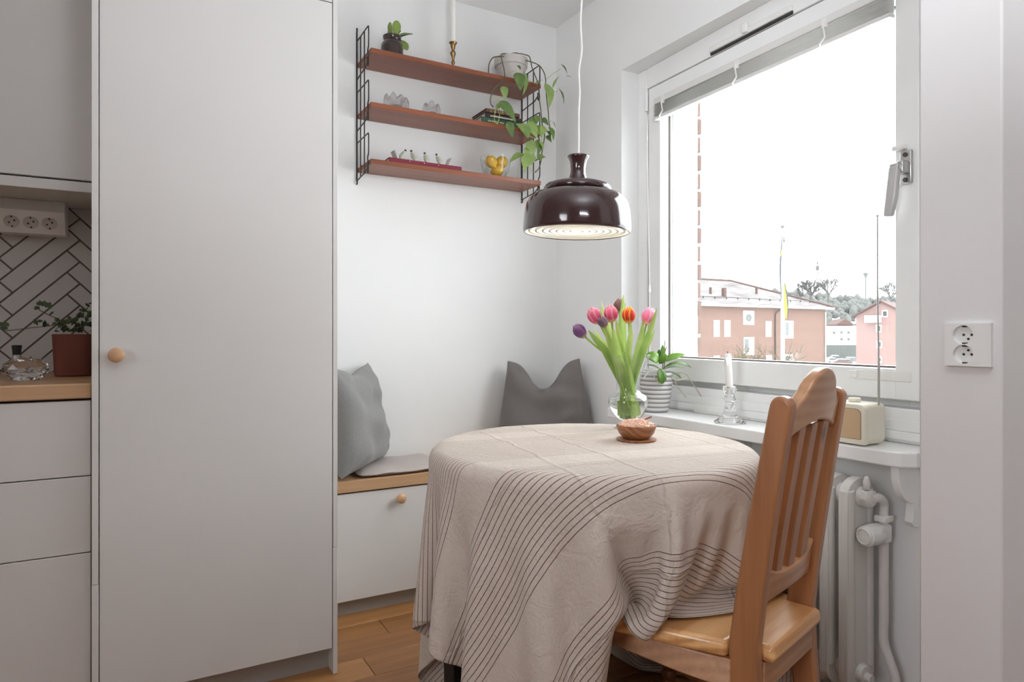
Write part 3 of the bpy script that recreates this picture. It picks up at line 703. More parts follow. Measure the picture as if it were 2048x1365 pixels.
fr = mth('ABSOLUTE', mth('SUBTRACT', mth('FRACT', mth('DIVIDE', vv, per)), .5))     # 0 on the line .. .5
wob = mth('MULTIPLY', _noise(nt, tcn.outputs[0], 160, 2), .05)
line = mth('LESS_THAN', fr, mth('ADD', wob, .045))
g1 = mth('ABSOLUTE', vv)
band = mth("GREATER_THAN", g1, .515)
b2 = mth('MULTIPLY', mth('GREATER_THAN', g1, .215), mth('LESS_THAN', g1, .405)); b3 = mth('LESS_THAN', g1, .125)
msk = mth('MULTIPLY', line, mth('MAXIMUM', mth('MAXIMUM', band, b2), b3))
cl_n = _noise(nt, tcn.outputs[0], 900, 2); cl_b = _noise(nt, tcn.outputs[0], 6, 4)
basec = _ramp(nt, mth('ADD', mth('MULTIPLY', cl_n, .5), mth('MULTIPLY', cl_b, .5)), [(.3, lin((200, 186, 174))), (.7, lin((218, 206, 195)))])
mx = nt.nodes.new('ShaderNodeMix'); mx.data_type = 'RGBA'; nt.links.new(msk, mx.inputs[0]); nt.links.new(basec, mx.inputs[6]); mx.inputs[7].default_value = (*lin((104, 74, 64)), 1)
nt.links.new(mx.outputs[2], b.inputs['Base Color']); b.inputs['Roughness'].default_value = .75; b.inputs['Specular IOR Level'].default_value = .25; b.inputs['Sheen Weight'].default_value = .1
def crease(x, at_, wd): return mth('SUBTRACT', 1, mth('SMOOTH_MIN', 1, mth('DIVIDE', mth('ABSOLUTE', mth('SUBTRACT', x, at_)), wd), .2))
wv = mth('ADD', uu, mth('MULTIPLY', _noise(nt, tcn.outputs[0], 14, 3), .03)); wv2 = mth('ADD', vv, mth('MULTIPLY', _noise(nt, tcn.outputs[0], 13, 3), .03))
cr = None
for (x, p_, wd) in ((wv, -.165, .008), (wv, -.03, .006), (wv, .28, .006), (wv2, -.55, .006), (wv2, .1, .006), (wv2, -.22, .005)):
    c_ = crease(x, p_, wd); cr = c_ if cr is None else mth('MAXIMUM', cr, c_)
wrk = mth('ADD', _noise(nt, tcn.outputs[0], 22, 5, .6, 1.2), mth('MULTIPLY', _noise(nt, tcn.outputs[0], 55, 4, .6, 1.5), .5))
p_ = _bump(nt, b, mth('ADD', mth('MULTIPLY', cr, .6), mth('MULTIPLY', wrk, 1.0)), .8, .006)
_bump(nt, b, cl_n, .25, .001, p_)
me.materials.append(m)

ch = thing('dining_chair', 'pine dining chair with a curved crest rail pushed in at the table', 'chair', CH, CT)
LEAN = lambda z: -.0735*max(0, (z-.45)/.47)**1.12 - .05*max(0, (.40-z)/.40)**1.3
def post(x0):
    zs = [0, .12, .25, .36, .45, .55, .66, .78, .86, .895]
    hd = [.019, .022, .025, .027, .0275, .026, .0245, .0225, .021, .0205]
    back = [(LEAN(z)-h, z) for z, h in zip(zs, hd)]; front = [(LEAN(z)+h, z) for z, h in zip(zs, hd)]
    cap = [(LEAN(.905)-.0205*math.cos(a), .900+.022*math.sin(a)) for a in [PI*i/10 for i in range(1, 10)]]
    poly = back + cap + front[::-1]
    return MB().prism(poly, 'x', x0-.0155, x0+.0155)
for x0 in (-.142, .142): post(x0).build('back_post', M['pine'], ch, local=True, bevel=.006, seg=3)
def shear(mb):
    mb.v = [(x, y+LEAN(z), z) for x, y, z in mb.v]; return mb
def rail(top, bot, hw, t, n=41):
    mb = MB(); P = []
    for i in range(n):
        x = -hw+2*hw*i/(n-1); P.append((x, bot(x), top(x)))
    for i, (x, b0, t0) in enumerate(P):
        bow = .010*(1-(x/hw)**2)
        for yy, zz in ((-t/2-bow, b0), (t/2-bow, b0), (t/2-bow, t0), (-t/2-bow, t0)): mb.v.append((x, yy, zz))
    for i in range(n-1):
        a = i*4
        for k in range(4): mb.f.append((a+k, a+(k+1) % 4, a+4+(k+1) % 4, a+4+k)); mb.m.append(0)
    mb.f += [(0, 3, 2, 1), ((n-1)*4, (n-1)*4+1, (n-1)*4+2, (n-1)*4+3)]; mb.m += [0, 0]
    return mb
def ctop(x):
    a = abs(x)
    if a > .070: t = max(0, (.128-a))/.058; return .899+.034*t**1.7
    if a > .066: return .935+.005*max(0, .070-a)/.004
    return .940+.029*math.cos(a/.066*PI/2)**.75
def cbot(x):
    a = abs(x); return .846+.020*math.cos(min(1, a/.112)*PI/2)**1.2 - (.004*max(0, 1-abs(a-.116)/.014))
shear(rail(ctop, cbot, .128, .026)).build('crest_rail', M['pinex'], ch, local=True, bevel=.0065, seg=3)
shear(rail(lambda x: .572+.026*(abs(x)/.128)**2.4, lambda x: .520+.008*(1-(x/.128)**2), .128, .024)).build('lower_rail', M['pinex'], ch, local=True, bevel=.005, seg=3)
for x0 in (-.064, 0, .064):
    zs = [.56+i*.06 for i in range(6)]
    mb = MB()
    for z in zs:
        for a, b_ in ((-.017, -.008), (.017, -.008), (.017, .008), (-.017, .008)): mb.v.append((x0+a, b_+LEAN(z)-.008, z))
    for i in range(5):
        for k in range(4): mb.f.append((i*4+k, i*4+(k+1) % 4, i*4+4+(k+1) % 4, i*4+4+k)); mb.m.append(0)
    mb.f += [(0, 3, 2, 1), (20, 21, 22, 23)]; mb.m += [0, 0]
    mb.build('slat', M['pine'], ch, local=True, bevel=.003, seg=2)
MB().prism([(-.1255, -.048), (.1255, -.048), (.1255, .029), (.159, .029), (.186, .13), (.213, .24), (.221, .36), (.205, .402), (-.205, .402), (-.221, .36), (-.213, .24), (-.186, .13), (-.159, .029), (-.1255, .029)], 'z', .420, .452).build('seat', M['pineseat'], ch, local=True, bevel=.010, seg=4)
for sx in (-1, 1):
    ap = [(.02, .4195), (.385, .4195), (.385, .392)] + [(.36-.02*i/5, .392-.002*i/5) for i in range(3)] + [(.30, .396), (.22, .388), (.12, .372), (.02, .362)]
    mb = MB().prism(ap, 'x', -.011, .011); mb.v = [(x+sx*(.143+.060*min(1, y_/.26)), y_, z) for x, y_, z in mb.v]
    mb.build('side_apron', M['pinex'], ch, local=True, bevel=.003)
    MB().lathe([(0, .418), (.021, .418), (.022, .385), (.017, .372), (.017, .360), (.0215, .352), (.0215, .343), (.016, .335), (.0195, .30), (.0205, .22), (.018, .17), (.0145, .16), (.019, .152), (.019, .143), (.0135, .135), (.0165, .08), (.012, .02), (.0115, 0), (0, 0)], (sx*.192, .355, 0), 20).build('front_leg', M['pinedark'], ch, local=True)
    MB().tube([(sx*.142, -.02, .17), (sx*.168, .18, .17), (sx*.192, .355, .17)], [.009, .012, .009], 12).build('stretcher', M['pinedark'], ch, local=True)
MB().box(-.127, -.030, .362, .127, -.010, .4195).build('rear_apron', M['pinex'], ch, local=True, bevel=.003)
MB().prism([(-.19, .4195), (.19, .4195), (.19, .375), (.15, .385), (-.15, .385), (-.19, .375)], 'y', .362, .382).build('front_apron', M['pinex'], ch, local=True, bevel=.003)
# ------------------------------------------------------------------ string shelf on the back wall
SXL, SXR, SYF = .7975, 1.5865, 2.5565
sh = thing('wall_shelf', 'teak wall shelf of three boards hung between black wire ladders', 'shelf', (1.19, 2.72, 1.653))
def ladder(x):
    mb = MB(); R_ = .0026; yw = 2.7155; yf = SYF
    mb.tube(smooth_path([(x, yw, 1.668), (x, yw, 1.75), (x, yw, 2.275)], 3), .0034, 8)
    for z in (1.658, 2.286): mb.tube([(x, yw+.001+.006*math.cos(a), z+.008*math.sin(a)) for a in [2*PI*i/12 for i in range(12)]], .0026, 6, closed=True)
    zt = (2.243, 2.030, 1.822)
    for k, z in enumerate(zt):
        zs = z-.100
        # one bent wire: from wall rod forward, down, kink behind the board edge, hook below it
        mb.tube(smooth_path([(x, yw, z-.004), (x, yf+.02, z), (x, yf+.004, z-.003), (x, yf, z-.014), (x, yf, zs+.030), (x, yf+.003, zs+.018), (x, yf+.012, zs+.005), (x, yf+.008, zs-.012), (x, yf+.003, zs-.035), (x, yf+.003, zs-.050), (x, yf+.010, zs-.055), (x, yf+.016, zs-.048), (x, yf+.016, zs-.02)], 4), R_, 6)
        zb = z - .158 if k < 2 else 1.668
        mb.tube([(x, yw, zb-.004), (x, yf+.045, zb+.008), (x, yf+.018, zb+.022), (x, yf+.013, zs-.05)], R_, 6)
    for yy in (2.664, 2.612): mb.tube([(x, yy, 1.672), (x, yy, 2.241)], R_, 6)
    mb.tube([(x, yf+.012, 1.69), (x, yf+.012, 1.70)], R_, 6)
    return mb
for x in (SXL, SXR): ladder(x).build('wire_ladder', M['wire'], sh, smooth=60)
SZ = (2.1515, 1.9395, 1.7175)
for z in SZ:
    MB().box(SXL+.004, 2.540, z-.0195, SXR-.004, 2.7165, z).build('shelf_board', M['teak'], sh, bevel=.0012, seg=1)
ps = MB()
for x in (SXL, SXR):
    pass
def screw(x, z): return MB().lathe([(0, 0), (.0055, 0), (.0055, .003), (0, .004)], (x, 2.7185, z), 10, '-y')

# things on the top board
T0, T1_, T2_ = SZ
jr = thing('succulent_pot', 'dark brown glazed jar with a small green succulent on the top shelf', 'potted plant', (.913, 2.612, T0))
MB().lathe([(0, 0), (.040, 0), (.045, .004), (.0455, .04), (.044, .058), (.036, .070), (.033, .075), (.036, .080), (.0375, .092), (.035, .094), (.033, .090), (.031, .078), (0, .078)], (.913, 2.612, T0), 40).build('jar', M['stonejar'], jr)
MB().lathe([(0, .079), (.031, .079), (0, .083)], (.913, 2.612, T0), 20).build('soil', M['soil'], jr)
JB = Vector((.918, 2.612, T0+.083))
for i, (dx, dy, dz, w_, nx) in enumerate(((.012, -.012, .075, .036, (0, -1, .1)), (-.014, .0, .068, .022, (-.8, -.5, 0)), (.052, -.02, .030, .026, (0, -.5, 1)), (.082, -.01, .036, .020, (0, -.6, .9)), (.054, -.022, -.040, .044, (.3, -1, .2)), (-.03, -.015, .020, .016, (-.3, -.8, .5)), (.032, .0, .044, .014, (0, -.5, 1)), (.020, .025, .055, .03, (.2, -1, .2)))):
    tip = JB+Vector((dx, dy, dz)); b0 = JB+Vector((dx*.15, dy*.2, .0))
    leaf(MB(), b0, tip, w_, nx, 'spoon', bow=.10, fold=.12).build('leaf', M['succ'], jr, smooth=180, solid=.0018)
MB().tube(smooth_path([JB-Vector((.002, 0, .01)), JB+Vector((.002, 0, .015)), JB+Vector((.008, -.004, .03))], 3), .0032, 8).build('stem', M['stem'], jr)

cx, cy = 1.1815, 2.605
cs = tag(MB().lathe([(0, 0), (.026, 0), (.027, .003), (.022, .008), (.010, .014), (.006, .020), (.0045, .028), (.008, .036), (.0085, .041), (.005, .047), (.006, .056), (.0115, .075), (.0125, .080), (.0095, .086), (.0055, .090), (.009, .100), (.012, .116), (.0165, .121), (.0175, .124), (.012, .1245), (.0105, .118), (0, .116)], (cx, cy, T0), 12).build('candlestick', M['brass'], smooth=30), 'faceted aged brass candlestick on the top shelf', 'candlestick')
ca = thing('candle', 'tall white taper candle standing in the brass candlestick', 'candle', (cx, cy, T0+.117))
MB().lathe([(0, 0), (.0098, 0), (.0102, .02), (.0094, .25), (.007, .258), (0, .256)], (cx, cy, T0+.1165), 20).build('wax', M['candle'], ca)
MB().tube([(cx, cy, T0+.37), (cx+.001, cy, T0+.382)], .0009, 6).build('wick', M['wick'], ca)

# hanging plant in the cement pot, its stems falling over the right end of the shelf
pp = thing('hanging_plant', 'trailing heart-leaved plant in a pale grey cement pot at the shelf end', 'potted plant', (1.475, 2.615, T0))
PC = (1.475, 2.622, T0)
MB().lathe([(0, 0), (.053, 0), (.056, .004), (.068, .078), (.0735, .080), (.0765, .110), (.0765, .114), (.071, .114), (.068, .085), (0, .084)], PC, 40).build('pot', M['concretepot'], pp)
MB().lathe([(0, .104), (.0695, .1), (.069, .094), (0, .094)], PC, 24).build('soil', M['soil'], pp)
def P2(x, y, Y): return onY(960+x/5.25, 90+y/5.25, Y)
stems = [
 [(300, 90, 2.60), (225, 96, 2.545), (228, 150, 2.532), (245, 220, 2.53), (258, 300, 2.528), (250, 368, 2.525), (160, 445, 2.515), (118, 530, 2.515), (110, 610, 2.515), (140, 655, 2.515)],
 [(250, 120, 2.56), (205, 122, 2.55), (140, 132, 2.55), (100, 190, 2.56), (90, 260, 2.57), (92, 320, 2.58)],
 [(430, 90, 2.60), (470, 102, 2.55), (520, 125, 2.53), (545, 230, 2.525), (590, 350, 2.52), (618, 430, 2.515), (622, 560, 2.51), (640, 700, 2.51), (652, 830, 2.505), (678, 950, 2.505), (655, 1100, 2.50), (640, 1220, 2.50), (615, 1300, 2.50), (575, 1340, 2.50)],
 [(470, 160, 2.56), (540, 180, 2.53), (620, 215, 2.52), (672, 290, 2.51), (690, 370, 2.505), (690, 420, 2.505), (700, 560, 2.50), (716, 690, 2.50), (722, 800, 2.50), (735, 860, 2.50)],
 [(330, 88, 2.62), (380, 84, 2.60), (425, 95, 2.58)],
]
for i, st in enumerate(stems):
    n_ = len(st); MB().tube(smooth_path([P2(*q) for q in st], 5), .0024 if i != 1 else .0028, 7).build('stem', M['stem'], pp, smooth=180)
pets = [[(700, 358, 2.505), (770, 300, 2.495), (848, 250, 2.49)], [(600, 412, 2.515), (520, 375, 2.50), (450, 350, 2.495), (400, 370, 2.49)], [(265, 305, 2.527), (320, 285, 2.52), (380, 268, 2.515)],
        [(110, 555, 2.515), (180, 550, 2.505), (235, 558, 2.50)], [(195, 560, 2.505), (170, 660, 2.50), (150, 780, 2.495), (185, 828, 2.49), (205, 740, 2.49), (215, 690, 2.49)],
        [(678, 995, 2.505), (600, 990, 2.495), (520, 958, 2.49)], [(575, 1340, 2.50), (520, 1300, 2.49), (480, 1200, 2.485), (445, 1165, 2.48)], [(770, 495, 2.50), (815, 488, 2.495)], [(722, 802, 2.50), (755, 800, 2.495)], [(650, 800, 2.505), (600, 800, 2.50)], [(640, 1220, 2.50), (560, 1170, 2.495)], [(650, 1100, 2.50), (580, 1060, 2.495)]]
for st in pets: MB().tube(smooth_path([P2(*q) for q in st], 5), .0013, 6).build('petiole', M['palestem'], pp, smooth=180)
LV = [  # base, tip, width (all in zoom pixels), depth, normal tilt, pale
 ((395, 292), (425, 485), 128, 2.488, (-.2, -1, .1)), ((455, 280), (445, 535), 105, 2.497, (.6, -1, 0)), ((425, 262), (385, 215), 60, 2.51, (0, -1, .5)),
 ((245, 435), (262, 585), 85, 2.497, (-.3, -1, .2)), ((205, 590), (375, 820), 120, 2.486, (-.2, -1, .35)), ((215, 620), (165, 690), 60, 2.503, (-.6, -1, 0)),
 ((300, 805), (345, 980), 88, 2.487, (-.5, -1, .1)), ((520, 960), (375, 830), 165, 2.480, (.1, -1, .3)), ((690, 405), (722, 665), 150, 2.478, (.3, -1, .1)),
 ((820, 455), (878, 632), 75, 2.49, (.8, -1, .1)), ((848, 205), (915, 310), 55, 2.485, (.6, -1, .3)), ((905, 330), (965, 345), 40, 2.483, (.2, -.6, 1)),
 ((765, 450), (840, 325), 34, 2.492, (-1, -.5, .2)), ((585, 400), (668, 372), 32, 2.505, (0, -.6, 1)), ((500, 815), (600, 985), 120, 2.50, (-.1, -1, .1)),
 ((560, 850), (655, 985), 120, 2.505, (.3, -1, .2)), ((640, 780), (720, 850), 95, 2.497, (.2, -1, .4)), ((720, 860), (768, 1008), 105, 2.493, (.5, -1, 0)),
 ((755, 800), (788, 880), 50, 2.49, (.8, -1, 0)), ((600, 740), (590, 830), 75, 2.497, (-.3, -1, .3)), ((690, 960), (750, 1028), 85, 2.50, (.3, -1, .2)),
 ((510, 1010), (565, 1150), 130, 2.492, (-.2, -1, .1)), ((600, 1000), (600, 1165), 110, 2.49, (.4, -1, .1)), ((470, 1130), (470, 1345), 95, 2.487, (-.4, -1, .1)),
 ((545, 1145), (510, 1275), 105, 2.484, (0, -1, .3)), ((450, 1145), (308, 1240), 88, 2.474, (-.3, -.8, .8)), ((598, 1185), (690, 1180), 78, 2.488, (.2, -.9, .6)), ((500, 820), (540, 900), 90, 2.51, (-.5, -1, .2)),
 ((560, 770), (540, 900), 100, 2.505, (-.4, -1, .1)), ((660, 850), (640, 960), 90, 2.498, (.1, -1, .3)), ((700, 900), (740, 985), 80, 2.492, (.5, -1, .1)), ((620, 1010), (660, 1110), 85, 2.488, (.6, -1, .0)), ((480, 1075), (520, 1180), 80, 2.494, (-.3, -1, .2)),
]
for b_, t_, w_, Y, nn in LV:
    bx = P2(b_[0], b_[1], Y); tx = P2(t_[0], t_[1], Y-.006); wd = w_/5.25*2.87/FPX
    leaf(MB(), bx, tx, wd, nn, 'heart', bow=.10, fold=.22, wave=.05).build('leaf', M['leaf'], pp, smooth=180)

# middle board: two ice-block candle holders, books
def iceblock(c, r, h, n, seed, spike, label):
    rnd = random.Random(seed); mb = MB(); K = 36
    tops = [rnd.uniform(.55, 1) for _ in range(n)]
    def top(a):
        q = (a/(2*PI)*n) % n; i = int(q); fr_ = q-i
        return h*(.62+.38*(tops[i]*(1-abs(2*fr_-1)**(1.2 if spike else 2.6))))
    def prof(a, i):
        return 1+.10*math.cos(n*a) if i in (1, 2, 3) else 1
    rows = []
    for k in range(K):
        a = 2*PI*k/K; t = top(a); rr = r*(1-.10*abs(math.cos(n*a/2))**3)
        rows.append([(rr*.86, 0), (rr*1.0, .18*t), (rr*1.0, .62*t), (rr*.90, .86*t), (rr*.74, t), (rr*.55, t*.82), (rr*.50, .30*h), (0.0001, .26*h)])
    b0 = len(mb.v)
    for k in range(K):
        a = 2*PI*k/K
        for rr, z in rows[k]: mb.v.append((c[0]+rr*math.cos(a), c[1]+rr*math.sin(a), c[2]+z))
    R_ = len(rows[0])
    for k in range(K):
        k2 = (k+1) % K
        for i in range(R_-1): mb.f.append((b0+k*R_+i, b0+k2*R_+i, b0+k2*R_+i+1, b0+k*R_+i+1)); mb.m.append(0)
    mb.f.append(tuple(b0+k*R_ for k in range(K-1, -1, -1))); mb.m.append(0)
    o = mb.build('tealight_holder', M['ice'], smooth=0)
    bm = bmesh.new(); bm.from_mesh(o.data); bmesh.ops.remove_doubles(bm, verts=bm.verts, dist=.0004); bm.to_mesh(o.data); bm.free()
    return tag(o, label, 'candle holder')
iceblock((.930, 2.612, T1_), .053, .078, 7, 3, True, 'large jagged ice-block glass candle holder on the middle shelf')
iceblock((1.084, 2.610, T1_), .039, .069, 5, 8, False, 'small rounded ice-block glass candle holder on the middle shelf')
def book(x0, y0, z0, L, D, H, rz, cover, pages, label, marks=None, spine='front', name='book'):
    """lying flat, spine along X on the near side"""
    o = thing(name, label, 'book', (x0, y0, z0), rz)
    cv_ = MB(); t = .0022
    cv_.box(0, 0, 0, L, D, t); cv_.box(0, 0, H-t, L, D, H); cv_.prism([(0, 0), (0, H)] if False else [(-.0035, H*.12), (-.0045, H*.5), (-.0035, H*.88), (0, H), (.0025, H), (.0025, 0), (0, 0)], 'x', 0, L)
    cv_.build('cover', cover, o, local=True, bevel=.0006, seg=1)
    MB().box(.003, .0026, t, L-.003, D-.003, H-t).build('pages', pages, o, local=True)
    if marks:
        mk = MB()
        for (xa, xb, za, zb) in marks[0]: mk.box(xa, -.0052, za, xb, -.003, zb)
        mk.build('spine_print', marks[1], o, local=True, smooth=0)
    return o
M['paper'] = plain('book_paper', (222, 216, 204), .9, vary=.03); M['green'] = plain('green_book_cloth', (58, 92, 72), .7, vary=.05); M['darkbook'] = plain('dark_brown_book_jacket', (62, 48, 46), .55)
M['brownbook'] = plain('brown_leather_book', (104, 70, 54), .5, vary=.2, vscale=40); M['gilt'] = plain('pale_gilt_print', (190, 178, 132), .5); M['crimson'] = plain('crimson_book_cloth', (132, 40, 62), .7, vary=.05)
M['whiteprint'] = plain('white_print', (230, 226, 220), .6)
rnd = random.Random(5)
def dashes(x0, x1, z0, z1, n):
    out = []; x = x0
    while x < x1:
        w_ = rnd.uniform(.003, .007); out.append((x, min(x+w_, x1), z0+rnd.uniform(0, .001), z1-rnd.uniform(0, .002))); x += w_+.0016
    return out
book(1.297, 2.566, T1_, .215, .150, .030, 0, M['green'], M['paper'], 'green cloth book lying lowest of the pile on the middle shelf', (dashes(.030, .078, .010, .019, 0)+dashes(.086, .108, .010, .017, 0), M['gilt']))
book(1.318, 2.572, T1_+.0302, .185, .140, .022, .01, M['darkbook'], M['paper'], 'dark book with pale lettering lying in the middle of the pile', (dashes(.024, .150, .006, .013, 0), M['whiteprint']))
book(1.322, 2.570, T1_+.0524, .165, .145, .018, -.01, M['brownbook'], M['brownbook'], 'brown leather book with gilt bands lying on top of the pile', ([(x, x+.0022, .001, .017) for x in (.02, .038, .043, .056, .074, .079, .10)], M['gilt']))

# bottom board: crimson book carrying a row of little metal birds between two bent ends; glass bowl of lemons
book(.884, 2.566, T2_, .318, .120, .022, 0, M['crimson'], M['paper'], 'crimson book lying flat under the white tray on the bottom shelf', ([(x, x+.003, .014, .017) for x in (.085, .148, .211)], M['whiteprint']))
M['silver'] = plain('dull_silver', (176, 172, 166), .35, metal=.8, vary=.15, vscale=60); M['whitetray'] = plain('white_enamel_tray', (236, 232, 228), .35); M['birdw'] = plain('striped_grey_bird', (186, 186, 172), .5, vary=.35, vscale=160); M['birdd'] = plain('dark_bird_tail', (58, 54, 50), .5)
ZR = T2_+.0222
tr = thing('ornament_tray', 'white enamel tray with upturned silver ends on the crimson book', 'tray', (1.035, 2.60, ZR))
tm = MB()
def trayfn(a, b):
    u = a*2-1; x = 1.035+.132*u; y = 2.578+.044*b+.0; z = ZR+.0012+.030*max(0, abs(u)-.80)/.2*1.0
    return (x+.006*math.copysign(1, u)*(abs(u) > .8)*(abs(u)-.8), y, z)
tm.grid(lambda a, b: (.925+.222*a, 2.576+.046*b, ZR+.0016), 9, 3).build('base', M['whitetray'], tr, solid=.002)
for sx, x in ((-1, .925), (1, 1.147)):
    MB().prism([(x, ZR+.0008), (x+sx*.003, ZR+.0008), (x+sx*.017, ZR+.034), (x+sx*.011, ZR+.036)], 'y', 2.578, 2.618).build('upturned_end', M['silver'], tr, bevel=.001)
def bird(x, y, s, face, label):
    o = thing('bird_figurine', label, 'figurine', (x, y, ZR+.0028), group='birds on the white tray')
    b_ = MB(); pth = smooth_path([(face*.007*s, 0, .001), (face*.006*s, 0, .010*s), (0, 0, .020*s), (-face*.006*s, 0, .030*s), (-face*.009*s, 0, .036*s)], 4)
    n_ = len(pth); b_.tube(pth, [.0052*s+.0052*s*math.sin(PI*min(1, (i/(n_-1))*1.15)) if i < n_-1 else .0036*s for i in range(n_)], 12).build('body', M['birdw'], o, local=True, smooth=180)
    MB().ball((-face*.0105*s, 0, .0385*s), .0046*s, n=12, m=8).lathe([(0, 0), (.0016*s, 0), (0, .006*s)], (0, 0, 0), 8).build('head', M['birdd'], o, local=True, smooth=180)
    MB().prism([(face*.003*s, .0), (face*.010*s, .0), (face*.014*s, .019*s), (face*.010*s, .017*s)], 'y', -.003*s, .003*s).build('tail', M['birdd'], o, local=True, bevel=.001)
bird(.953, 2.596, 1.06, -1, 'leftmost metal bird on the white tray, leaning right')
bird(1.000, 2.594, 1.08, 1, 'stout metal bird second from the left on the white tray')
bird(1.055, 2.596, 1.05, .6, 'slender metal bird near the middle of the white tray')
bird(1.112, 2.594, 1.08, 1, 'rightmost stout metal bird on the white tray')

gb = tag(MB().lathe([(0, .003), (.030, .003), (.043, .006), (.059, .040), (.067, .075), (.0695, .098), (.0705, .0985)], (1.391, 2.613, T2_), 56).build('glass_bowl', M['thinglass'], smooth=180), 'clear glass bowl holding lemons on the bottom shelf', 'bowl')
def lemon(c, d, r, label):
    mb = MB().lathe([(0, -1.36), (.10, -1.33), (.16, -1.22), (.45, -1.06), (.75, -.75), (.95, -.35), (1, 0), (.95, .38), (.76, .76), (.48, 1.03), (.2, 1.2), (.13, 1.3), (.07, 1.36), (0, 1.37)], n=22)
    q = Vector(d).to_track_quat('Z', 'Y').to_matrix().to_4x4(); mb.xform(Matrix.Translation(c) @ q @ Matrix.Scale(r, 4))
    return tag(mb.build('lemon', M['lemon'], smooth=180), label, 'lemon', 'lemons in the glass bowl')
lemon((1.362, 2.597, T2_+.070), (.25, -.35, -.6), .0255, 'lemon leaning on the left side of the glass bowl')
lemon((1.419, 2.607, T2_+.078), (.7, .2, .3), .0265, 'lemon highest in the glass bowl, above its rim')
lemon((1.392, 2.600, T2_+.0345), (.6, -.8, .1), .0245, 'lemon lying at the bottom of the glass bowl')

# ------------------------------------------------------------------ pendant lamp over the table
LC = Vector((1.0936, 1.5645, 1.322))
lp_ = thing('pendant_lamp', 'glossy dark brown enamel pendant lamp hanging over the table', 'lamp', LC)
sp_ = MB().lathe([(.1465, -.001), (.1505, 0), (.1525, .006), (.1525, .018), (.1515, .035), (.149, .058), (.1445, .078), (.136, .094), (.122, .105), (.100, .111), (.086, .113), (.084, .116)], n=72)
sp_.build('shade', M['enamel'], lp_, local=True, solid=.0016, smooth=60)
MB().lathe([(.089, .114), (.0945, .116), (.0965, .120), (.0955, .126), (.090, .133), (.075, .139), (.050, .143), (.028, .146), (.0265, .150), (.0225, .165), (.0213, .180), (.0222, .192), (.0255, .204), (.0305, .212), (.0315, .2155), (.0295, .218), (.025, .216), (.018, .205), (.004, .200), (0, .200)], n=56).build('neck_cap', M['enamel'], lp_, local=True, smooth=60)
MB().lathe([(.1480, .001), (.1490, .020), (.1472, .050), (.141, .076), (.128, .094), (.098, .106), (.04, .110), (0, .110)], n=56).build('inner_reflector', M['lampwhite'], lp_, local=True, smooth=180)
for r_ in (.136, .1165, .097, .0775, .058, .0385, .019):
    MB().lathe([(r_-.0030, .0025), (r_+.0022, .0025), (r_+.0026, .0045), (r_-.0060, .028), (r_-.0090, .028), (r_-.0030, .0025)], n=48).build('louvre_ring', M['lampwhite'], lp_, local=True, smooth=60)
M['opal'] = bpy.data.materials.new('opal_bulb'); M['opal'].use_nodes = True
_e = M['opal'].node_tree.nodes['Principled BSDF']; _e.inputs['Base Color'].default_value = (.9, .9, .88, 1); _e.inputs['Emission Color'].default_value = (1, .96, .9, 1); _e.inputs['Emission Strength'].default_value = 42
MB().lathe([(0, -.022), (.016, -.018), (.026, -.004), (.027, .006), (.022, .022), (.0135, .034), (.0135, .046), (0, .046)], (0, 0, .060), 24).build('bulb', M['opal'], lp_, local=True, smooth=180)
ar_ = MB()
for k in range(3):
    a = 2*PI*k/3+.4; ar_.add([(math.cos(a)*r0-math.sin(a)*e, math.sin(a)*r0+math.cos(a)*e, z) for r0 in (.006, .147) for e in (-.0008, .0008) for z in (.028, .036)], [(0, 1, 3, 2), (4, 6, 7, 5), (0, 4, 5, 1), (2, 3, 7, 6), (0, 2, 6, 4), (1, 5, 7, 3)])
ar_.build('louvre_spoke', M['lampwhite'], lp_, local=True, smooth=0)
lp_.rotation_euler = Matrix.Rotation(math.radians(1.4), 3, Vector((SA, CA, 0))).to_euler()
cpts = smooth_path([(0, 0, .200), (.0, 0, .26), (-.001, .002, .34), (.0, .001, .40), (-.003, .003, .46), (.002, -.001, .52), (-.003, .001, .60), (.0, 0, .70), (-.002, 0, .85), (-.002, .0, 1.194)], 6)
MB().tube(cpts, .0028, 8).build('cord', M['cord'], lp_, local=True, smooth=180)

# ------------------------------------------------------------------ on the table
VC = at(1256.5, 862, 1.985); VC.z = .7505
vs = thing('vase', 'footed clear glass vase half filled with water holding tulips', 'vase', VC)
VP = [(.041, .0), (.042, .003), (.032, .007), (.016, .012), (.0105, .018), (.012, .022), (.024, .026), (.040, .038), (.052, .056), (.0585, .076), (.0578, .090), (.050, .101), (.037, .108), (.034, .116), (.034, .130), (.0365, .150), (.042, .172), (.050, .192), (.059, .208), (.0655, .2205)]
inner = [(r-.0014, z) for r, z in VP[::-1] if z > .029]
MB().lathe([(.012, .022), (.024, .026)] + VP[7:] + [(.0652, .2212)], VC, 64).build('glass', M['thinglass'], vs, smooth=180)
MB().lathe([(0, 0)] + VP[:6] + [(0, .024)], VC, 48).build('foot', M['glass'], vs, smooth=60)
WL = .088
MB().lathe([(0, .0287)] + [(.020, .0297)] + [(r-.00145, z) for r, z in VP if .030 < z < WL] + [(.0565, WL), (0, WL)], VC, 48).build('water', M['water'], vs, smooth=50)
